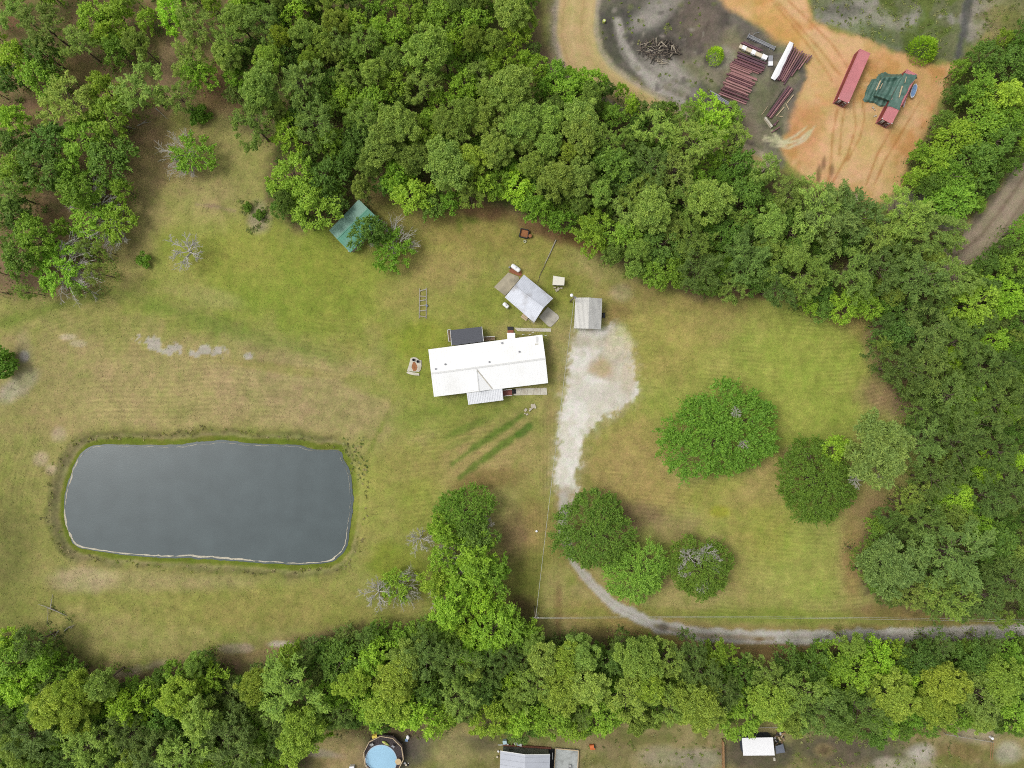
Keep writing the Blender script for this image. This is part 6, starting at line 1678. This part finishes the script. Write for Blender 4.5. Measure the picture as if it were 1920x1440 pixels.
for i in range(10):                      # ten deck bays of single boards
    a, b = dec[i], dec[(i+1) % 10]
    def inner(p):
        d = (p-Vector((cP.x, cP.y, 0))); return Vector((cP.x, cP.y, 0))+d.normalized()*(Rp+.06)
    for k in range(5):
        f0, f1 = k/5+.008, (k+1)/5-.008
        pa, pb = a.lerp(b, f0), a.lerp(b, f1)
        qa, qb = inner(pa), inner(pb)
        MB().slab(pa+UP*DZ, pb+UP*DZ, qb+UP*DZ, qa+UP*DZ, .08).build('deck_board', M_DECK, dk)
    MB().bar(a+UP*2.1, b+UP*2.1, .15, .06).build('hand_rail', M_TIMBER, dk)
    MB().bar(a+UP*1.6, b+UP*1.6, .05, .1).build('mid_rail', M_WOOD, dk)
    MB().bar(a-UP*.1, a+UP*2.1, .1, .1, (1,0,0)).build('post', M_WOOD, dk)
    MB().bar((a+UP*.95).lerp(b+UP*.95, .01), (a+UP*.95).lerp(b+UP*.95, .99), .06, .4).build('skirt_board', M_DECK, dk)
yc = W(*zp(750,275), 2.1); e0 = W(*zp(640,330), 2.1); e1 = W(*zp(865,258), 2.1); dv = (e1-e0).normalized(); sv = Vector((-dv.y, dv.x, 0))
mb = MB(); vs = []
for s_ in (-.55, .55):
    for off, z_ in ((-.5, 1.55), (-.36, 2.05), (-.05, 2.16), (.1, 2.14), (.16, 1.5)): vs.append(Vector((yc.x, yc.y, 0))+dv*s_+sv*-off+UP*z_)
mb.add(vs, [(k, k+1, k+6, k+5) for k in range(4)]); tag(mb.build('yellow_towel', M_YELLOW), 'yellow cloth hung over the top left of the pool deck rail', 'towel')
def chair(px, py, z, ang, m, label, name='garden_chair', seat_m=None):
    p = W(px, py, z+.45); t = empty(name, (p.x, p.y, z), ang, label, 'chair')
    M = Matrix.Translation((p.x, p.y, z)) @ Matrix.Rotation(ang, 4, 'Z')
    def part(nm, mb, mm):
        mb.v = [tuple(M @ Vector(v)) for v in mb.v]; mb.build(nm, mm, t)
    part('seat', MB().box((0,0,.42), (.52,.52,.06)), seat_m or m); part('backrest', MB().box((0,.32,.75), (.52,.08,.62), 0, -.25), m)
    for sx in (-1, 1):
        for sy in (-1, 1): part('leg', MB().bar((sx*.22, sy*.22, 0), (sx*.24, sy*.24, .42), .05, .05, (1,0,0)), m)
        part('armrest', MB().box((sx*.28, 0, .64), (.06,.5,.05)), m)
M_PALEGREY = mat('pale_grey_plastic', (196,196,192), .5, .06, 2)
chair(*zp(690,432), DZ, math.radians(35), M_PALEGREY, 'pale grey chair on the upper left of the pool deck')
chair(*zp(1165,470), DZ, math.radians(-35), M_GALV, 'dull grey chair on the upper right of the pool deck')
p = W(*zp(1000,405), DZ+.2); t = empty('pool_float', (p.x, p.y, DZ), math.radians(-28), 'lime-yellow float lying on the deck above the pool water', 'float')
mb = MB(); a_ = math.radians(-30); d = Vector((math.cos(a_), math.sin(a_), 0))
mb.tube([p-d*.95, p-d*.7, p-d*.2, p+d*.35, p+d*.9], [.05,.2,.3,.24,.04], 10); mb.build('body', M_LIME, t, True)
MB().ball(p-d*.15+UP*.2, (.28,.2,.12), 8, 5).build('cushion', M_TAN, t, True)
p = W(*zp(1280,820), DZ+.72); t = empty('round_table', (p.x, p.y, DZ), 0, 'round tan table at the right side of the pool deck', 'table')
MB().lathe((p.x, p.y, DZ+.68), [(.62,0),(.66,.03),(.62,.06)], 20).build('table_top', M_TAN, t); MB().bar((p.x, p.y, DZ), (p.x, p.y, DZ+.68), .08, .08, (1,0,0)).build('stem', M_DARK, t); MB().lathe((p.x, p.y, DZ), [(.3,0),(.28,.05)], 14).build('foot', M_DARK, t)
p = W(*zc(1165,640,48,740,1370), .4); t = empty('lounge_chair', (p.x, p.y, 0), math.radians(-15), 'white rounded lounge chair with blue seat cloth right of the pool deck', 'chair')
MB().ball((p.x+.05, p.y+.12, .45), (.36,.5,.28), 12, 8).build('backrest', M_WRAP, t, True); MB().box((p.x-.25, p.y-.55, .35), (.62,.5,.14), -.2).build('seat', M_BLUE, t)
for sx in (-.25,.25):
    for sy in (-.5,.3): MB().bar((p.x+sx-.1, p.y+sy, -.05), (p.x+sx-.1, p.y+sy, .3), .05, .05, (1,0,0)).build('leg', M_GALV, t)
p = W(*zp(240,945), .5); tag(MB().box((p.x, p.y-.1, .4), (.95,.9,.9), .05).build('white_box', M_WRAP), 'white box on the sand left of the round pool', 'box')
p = W(*zp(1450,900), .4); t = empty('toy_heap', (p.x, p.y, 0), 0, 'pile of pink and dark toys at the lower right of the pool deck', 'toys')
for dx, dy, s, m in ((0,0,.4,M_CREAM),(.4,-.1,.3,M_DARK),(-.2,.4,.45,M_PALEGREY),(.5,.3,.2,M_WHITE)): MB().box((p.x+dx, p.y+dy, s*.4), (s, s*.8, s*.8), dx*3).build('toy', m, t)
# grey-roofed house
zh = lambda x, y: zc(x, y, 8.727, 900, 1370)
LT, RT = W(*zh(333,330), 2.9), W(*zh(1146,385), 2.9)
dY = Vector((-.35/8.7*0, -13.0, 0)); sk = Vector((-.35, 0, 0))
Rg = W(*zh(740,392), 4.1)
LB, RB, Rg2 = LT+dY+sk, RT+dY+sk, Rg+dY+sk
c = (LT+RB)/2
t = empty('house', (c.x, c.y, 0), 0, 'house with a pale grey gable roof cut by the bottom edge of the photo', 'house')
mb = MB().slab(LT, Rg, Rg2, LB, .07); mb.build('roof_slope', M_GREYROOF, t)
mb = MB().slab(Rg, RT, RB, Rg2, .07)
mb.build('roof_slope', M_GREYROOF, t)
for i in range(11):
    y_ = .6+i*1.15; f = -y_/13.0
    for a, b in ((LT, Rg), (Rg, RT)):
        o_ = (dY+sk)*(y_/13.0); MB().bar(a+o_+UP*.02, b+o_+UP*.02, .05, .04).build('roof_seam', M_GREYROOF, t)
MB().bar(LT+UP*.03, Rg+UP*.03, .16, .06).build('rake_trim', M_WHITE, t); MB().bar(Rg+UP*.03, RT+UP*.03, .16, .06).build('rake_trim', M_WHITE, t)
g0, g1 = W(*zh(378,238), 0), W(*zh(1118,292), 0)
mb = MB(); mid = (g0+g1)/2
vs = [g0-UP*.1, g1-UP*.1, Vector((g1.x, g1.y, 2.8)), Vector((Rg.x, mid.y, 3.9)), Vector((g0.x, g0.y, 2.8))]; back = [v+dY*.97 for v in vs]
mb.add(vs+back, [(0,4,3,2,1),(5,6,7,8,9),(0,5,9,4),(1,2,7,6)]); mb.build('wall', M_GREENWALL, t)
for i in range(6):                        # lap siding courses on the gable
    z_ = .55+i*.4; MB().bar(Vector((g0.x+.02, g0.y+.02, z_)), Vector((g1.x-.02, g1.y+.02, z_)), .05, .06).build('siding_course', M_GREENWALL, t)
MB().bar(g0+UP*.15+Vector((0,.18,0)), g1+UP*.15+Vector((.6,.18,0)), .35, .4).build('brick_ledge', mat('brown_ledge', (132,84,64), .9, .15, 4), t)
p = g0.lerp(g1, .18); fm = MB().box((p.x, p.y+.03, 1.75), (1.0, .1, .9)).build('window', M_GREENWALL, t); MB().box((p.x, p.y+.06, 1.75), (.85, .08, .75)).build('pane', M_GLASS, fm)
MB().bar(LT+Vector((.25,-.2,-.1)), LB+Vector((.25,0,-.1)), .14, .14).build('gutter', M_WHITE, t)
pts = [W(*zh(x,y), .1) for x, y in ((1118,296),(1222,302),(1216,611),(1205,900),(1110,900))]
mb = MB().prism([(p.x, p.y) for p in pts], -.08, .08); mb.build('passage_shade', M_BLACK, t)  # black slab: the shade between house and patio painted as its colour
a, b = W(*zh(1185,360), .9), W(*zh(1190,470), .9); tag(MB().bar(a, b, .12, .08).build('white_rail', M_WHITE), 'short white rail in the dark passage beside the grey-roofed house', 'rail')
# raised slab with wooden edging
q = [W(*zh(x,y), .45) for x, y in ((1236,292),(1612,326),(1592,760),(1206,760))]
t = empty('raised_patio', ((q[0]+q[2])/2).to_tuple()[:2]+(0,), 0, 'raised grey patio with pale wooden edging right of the grey-roofed house', 'patio')
MB().prism([(p.x, p.y) for p in q], -.1, .45).build('patio_slab', mat('blue_grey_concrete', (184,188,184), .85, .12, 2, stain=(136,138,132), stain_amt=.7), t)
for a, b in zip(q, q[1:]+q[:1]): MB().bar(a, b, .2, .14).build('edging_timber', M_TIMBER, t)
chair(*zh(1470,585), .45, math.radians(180), M_GALV, 'grey chair on the raised patio at the bottom edge', 'garden_chair', M_PALEGREY)
for k, (x, y, w_, d_, h_, m, lab) in enumerate(((405,195,.75,.7,.9,M_PALEBLUE,'pale blue bin at the back corner of the grey-roofed house'),)):
    p = W(*zh(x,y), h_); t = empty('bin', (p.x, p.y, 0), .1, lab, 'bin'); MB().box((p.x, p.y, h_/2-.05), (w_,d_,h_), .1).build('body', m, t); MB().box((p.x, p.y, h_), (w_+.08,d_+.08,.08), .1).build('lid', m, t); MB().tube([(p.x-.3, p.y-.38, .1),(p.x+.3, p.y-.38, .1)], .1, 8).build('wheel', M_DARK, t)
p = W(*zh(455,222), .3); tag(MB().box((p.x, p.y, .25), (.3,.2,.5), -.6).build('white_jug', M_WHITE), 'small white jug right of the pale blue bin', 'jug')
p = W(*zh(615,212), .4); t = empty('garden_tractor', (p.x, p.y, 0), math.radians(-18), 'pale grey and white covered machine against the back of the grey-roofed house', 'machine')
an = math.radians(-20); d = Vector((math.cos(an), math.sin(an), 0))
MB().ball(p-d*.4+UP*.15, (.5,.36,.42), 10, 7).build('cover', M_PALEGREY, t, True); MB().bar(p-d*.1, p+d*.75, .55, .4).build('body', M_PALEBLUE, t); MB().box(p+d*.72, (.4,.5,.5), an).build('nose', M_WHITE, t)
for s in (-.5,.5): MB().tube([p+d*s+Vector((.1,.32,-.25)), p+d*s+Vector((-.1,-.32,-.25))], .2, 10).build('wheel', M_DARK, t)
a, b = W(*zh(295,232), .9), W(*zh(372,232), .9); tag(MB().bar(a, b, .14, .12).build('white_pipe', M_WHITE), 'white pipe sticking out at the left back corner of the grey-roofed house', 'pipe')
for x, y, lab in ((302,340,'white ball lamp by the left eave of the grey-roofed house'), (285,430,'small cream tub left of the grey-roofed house')):
    p = W(*zh(x,y), .3); tag(MB().ball((p.x, p.y, .25), .26, 10, 7).build('garden_lamp' if 'lamp' in lab else 'tub', M_WRAP if 'lamp' in lab else M_CREAM, None, True), lab, 'lamp' if 'lamp' in lab else 'tub')
p = W(*zh(1835,265), .3); t = empty('orange_slide', (p.x, p.y, 0), .1, 'bright orange play thing on the grass right of the raised patio', 'play slide')
MB().box((p.x-.1, p.y+.2, .35), (.9,.6,.6), .1).build('tower', M_ORANGE, t); MB().slab((p.x-.5, p.y-.1, .6), (p.x+.6, p.y-.1, .6), (p.x+.7, p.y-.75, .1), (p.x-.45, p.y-.75, .1), .06).build('chute', M_ORANGE, t); MB().box((p.x+.45, p.y+.05, .66), (.2,.2,.1)).build('knob', M_DARK, t)
# white-roofed shed
zs_ = lambda x, y: zc(x, y, 12.0, 1330, 1350)
q = [W(*zs_(x,y), 2.3) for x, y in ((725,398),(1426,385),(1472,796),(765,802))]
c = sum(q, Vector())/4
t = empty('garden_shed', (c.x, c.y, 0), 0, 'shed with a flat bright white roof at the bottom edge', 'shed')
MB().slab(q[0]+UP*.12, q[1]+UP*.12, q[2], q[3], .08).build('roof', M_WRAP, t)
w_ = shrink(q, .2); MB().prism([(p.x, p.y) for p in w_], -.1, 2.2).build('wall', mat('slate_blue_wall', (58,66,80), .8, .1, 2), t)
door(t, w_[3], w_[2], .5, 1.2, 1.9, .05, M_GREYWOOD)
q = [W(*zs_(x,y), z) for x, y, z in ((1490,590,1.5),(1660,540,.9),(1705,730,.8),(1500,760,1.4))]
t = empty('grey_tarpaulin', ((q[0]+q[2])/2).to_tuple()[:2]+(0,), 0, 'slate grey sheet leaning on the right side of the white-roofed shed', 'tarpaulin')
mb = MB().slab(*q, .04); mb.build('sheet', mat('slate_sheet', (122,128,140), .5, .1, 2), t)
for k in (1, 2): MB().bar(Vector((q[k].x, q[k].y, -.05)), q[k], .08, .08, (1,0,0)).build('post', M_GALV, t)
t = empty('scrap_heap', W(*zs_(1560,420), 0), 0, 'heap of tan boards and scrap behind the white-roofed shed', 'scrap heap')
rs = random.Random(9)
for i in range(26):
    p = W(*zs_(rs.uniform(1460,1690), rs.uniform(290,540)), .2)
    MB().box((p.x, p.y, rs.uniform(.1,.5)), (rs.uniform(.3,1.1), rs.uniform(.12,.4), rs.uniform(.05,.25)), rs.uniform(0,3.1), rs.uniform(-.3,.3)).build('scrap', [M_FENCE, M_TIMBER, M_BRUSHC, M_WOOD, M_DARK, M_PALEGREY][i % 6], t)
p = W(*zs_(1465,885), .3); t = empty('cinder_blocks', (p.x, p.y, 0), 0, 'pale blocks at the lower right corner of the white-roofed shed', 'blocks')
for k in range(3): MB().box((p.x+.02*k, p.y+.22-.24*k, .1), (.4,.2,.3), .05*k).build('block', M_CONCPALE, t)
a, b = W(*zs_(275,420), 0), W(*zs_(290,1300), 0)
t = empty('board_fence', (a.x, a.y, 0), 0, 'brown board fence running off the bottom edge left of the white-roofed shed', 'fence')
n = 8
for i in range(n):
    p, q_ = a.lerp(b, i/n), a.lerp(b, (i+1)/n)
    MB().bar(p-UP*.1, p+UP*1.5, .14, .14, (1,0,0)).build('post', M_FENCE, t)
    for k, z_ in enumerate((.35,.75,1.15)): MB().bar(p+UP*z_, q_+UP*z_, .06, .3).build('board', M_FENCE, t)
    MB().bar(p+UP*1.48, q_+UP*1.48, .26, .06).build('cap_board', M_FENCE, t)
p = W(*zs_(332,508), .3); t = empty('kayak', (p.x, p.y, 0), 0, 'small yellow-green kayak beside the board fence', 'kayak')
mb = MB(); vs = []
prof2 = [(-.5,.1),(-.35,.7),(-.1,1),(.15,1),(.38,.75),(.5,.15)]
for zz, kk in ((0,.8),(.3,1)):
    for f, wd in prof2: vs.append((p.x-.36*wd*kk, p.y+f*1.5*kk, zz))
    for f, wd in reversed(prof2): vs.append((p.x+.36*wd*kk, p.y+f*1.5*kk, zz))
n2 = 12; mb.add(vs, [tuple(range(n2)), tuple(range(n2, 24))[::-1]]+[(i, (i+1) % n2, n2+(i+1) % n2, n2+i) for i in range(n2)]); mb.build('hull', mat('olive_lime_plastic', (176,184,96), .5, .1, 2), t)
MB().box((p.x, p.y-.1, .3), (.36,.55,.06)).build('cockpit', M_DARK, t)
tag(MB().bar(W(1413,1364.5,.5), W(1486,1363.5,.5), .09, .09).build('pipe', M_GREYWOOD), 'long thin pale pipe behind the white-roofed shed', 'pipe')
# rail fence corner with white tub
t = empty('rail_fence', W(1862,1391,0), 0, 'weathered rail fence corner at the bottom right', 'fence')
a, b, c_ = W(1774,1377,.9), W(1862,1391.5,.9), W(1860,1424,.9)
MB().bar(a, b, .12, .12).build('rail', M_GREYWOOD, t)
for off in (-.18, .3): MB().bar(b+Vector((off-.2,0,0)), c_+Vector((off-.2,0,0)), .1, .1).build('rail', M_FENCE, t)
for f in (0, .33, .66, 1):
    p = a.lerp(b, f); MB().bar(Vector((p.x, p.y, -.1)), p+UP*.1, .12, .12, (1,0,0)).build('post', M_GREYWOOD, t)
p = W(1862,1385.5,1.0); tag(MB().lathe((p.x, p.y, .0), [(.26,0),(.3,.85),(.24,.95)], 12).build('tub', M_WRAP), 'white tub at the corner of the rail fence', 'tub')

for o in C.objects:
    if o.parent is None and o.get('category') and not o.get('kind'): o['kind'] = 'thing'
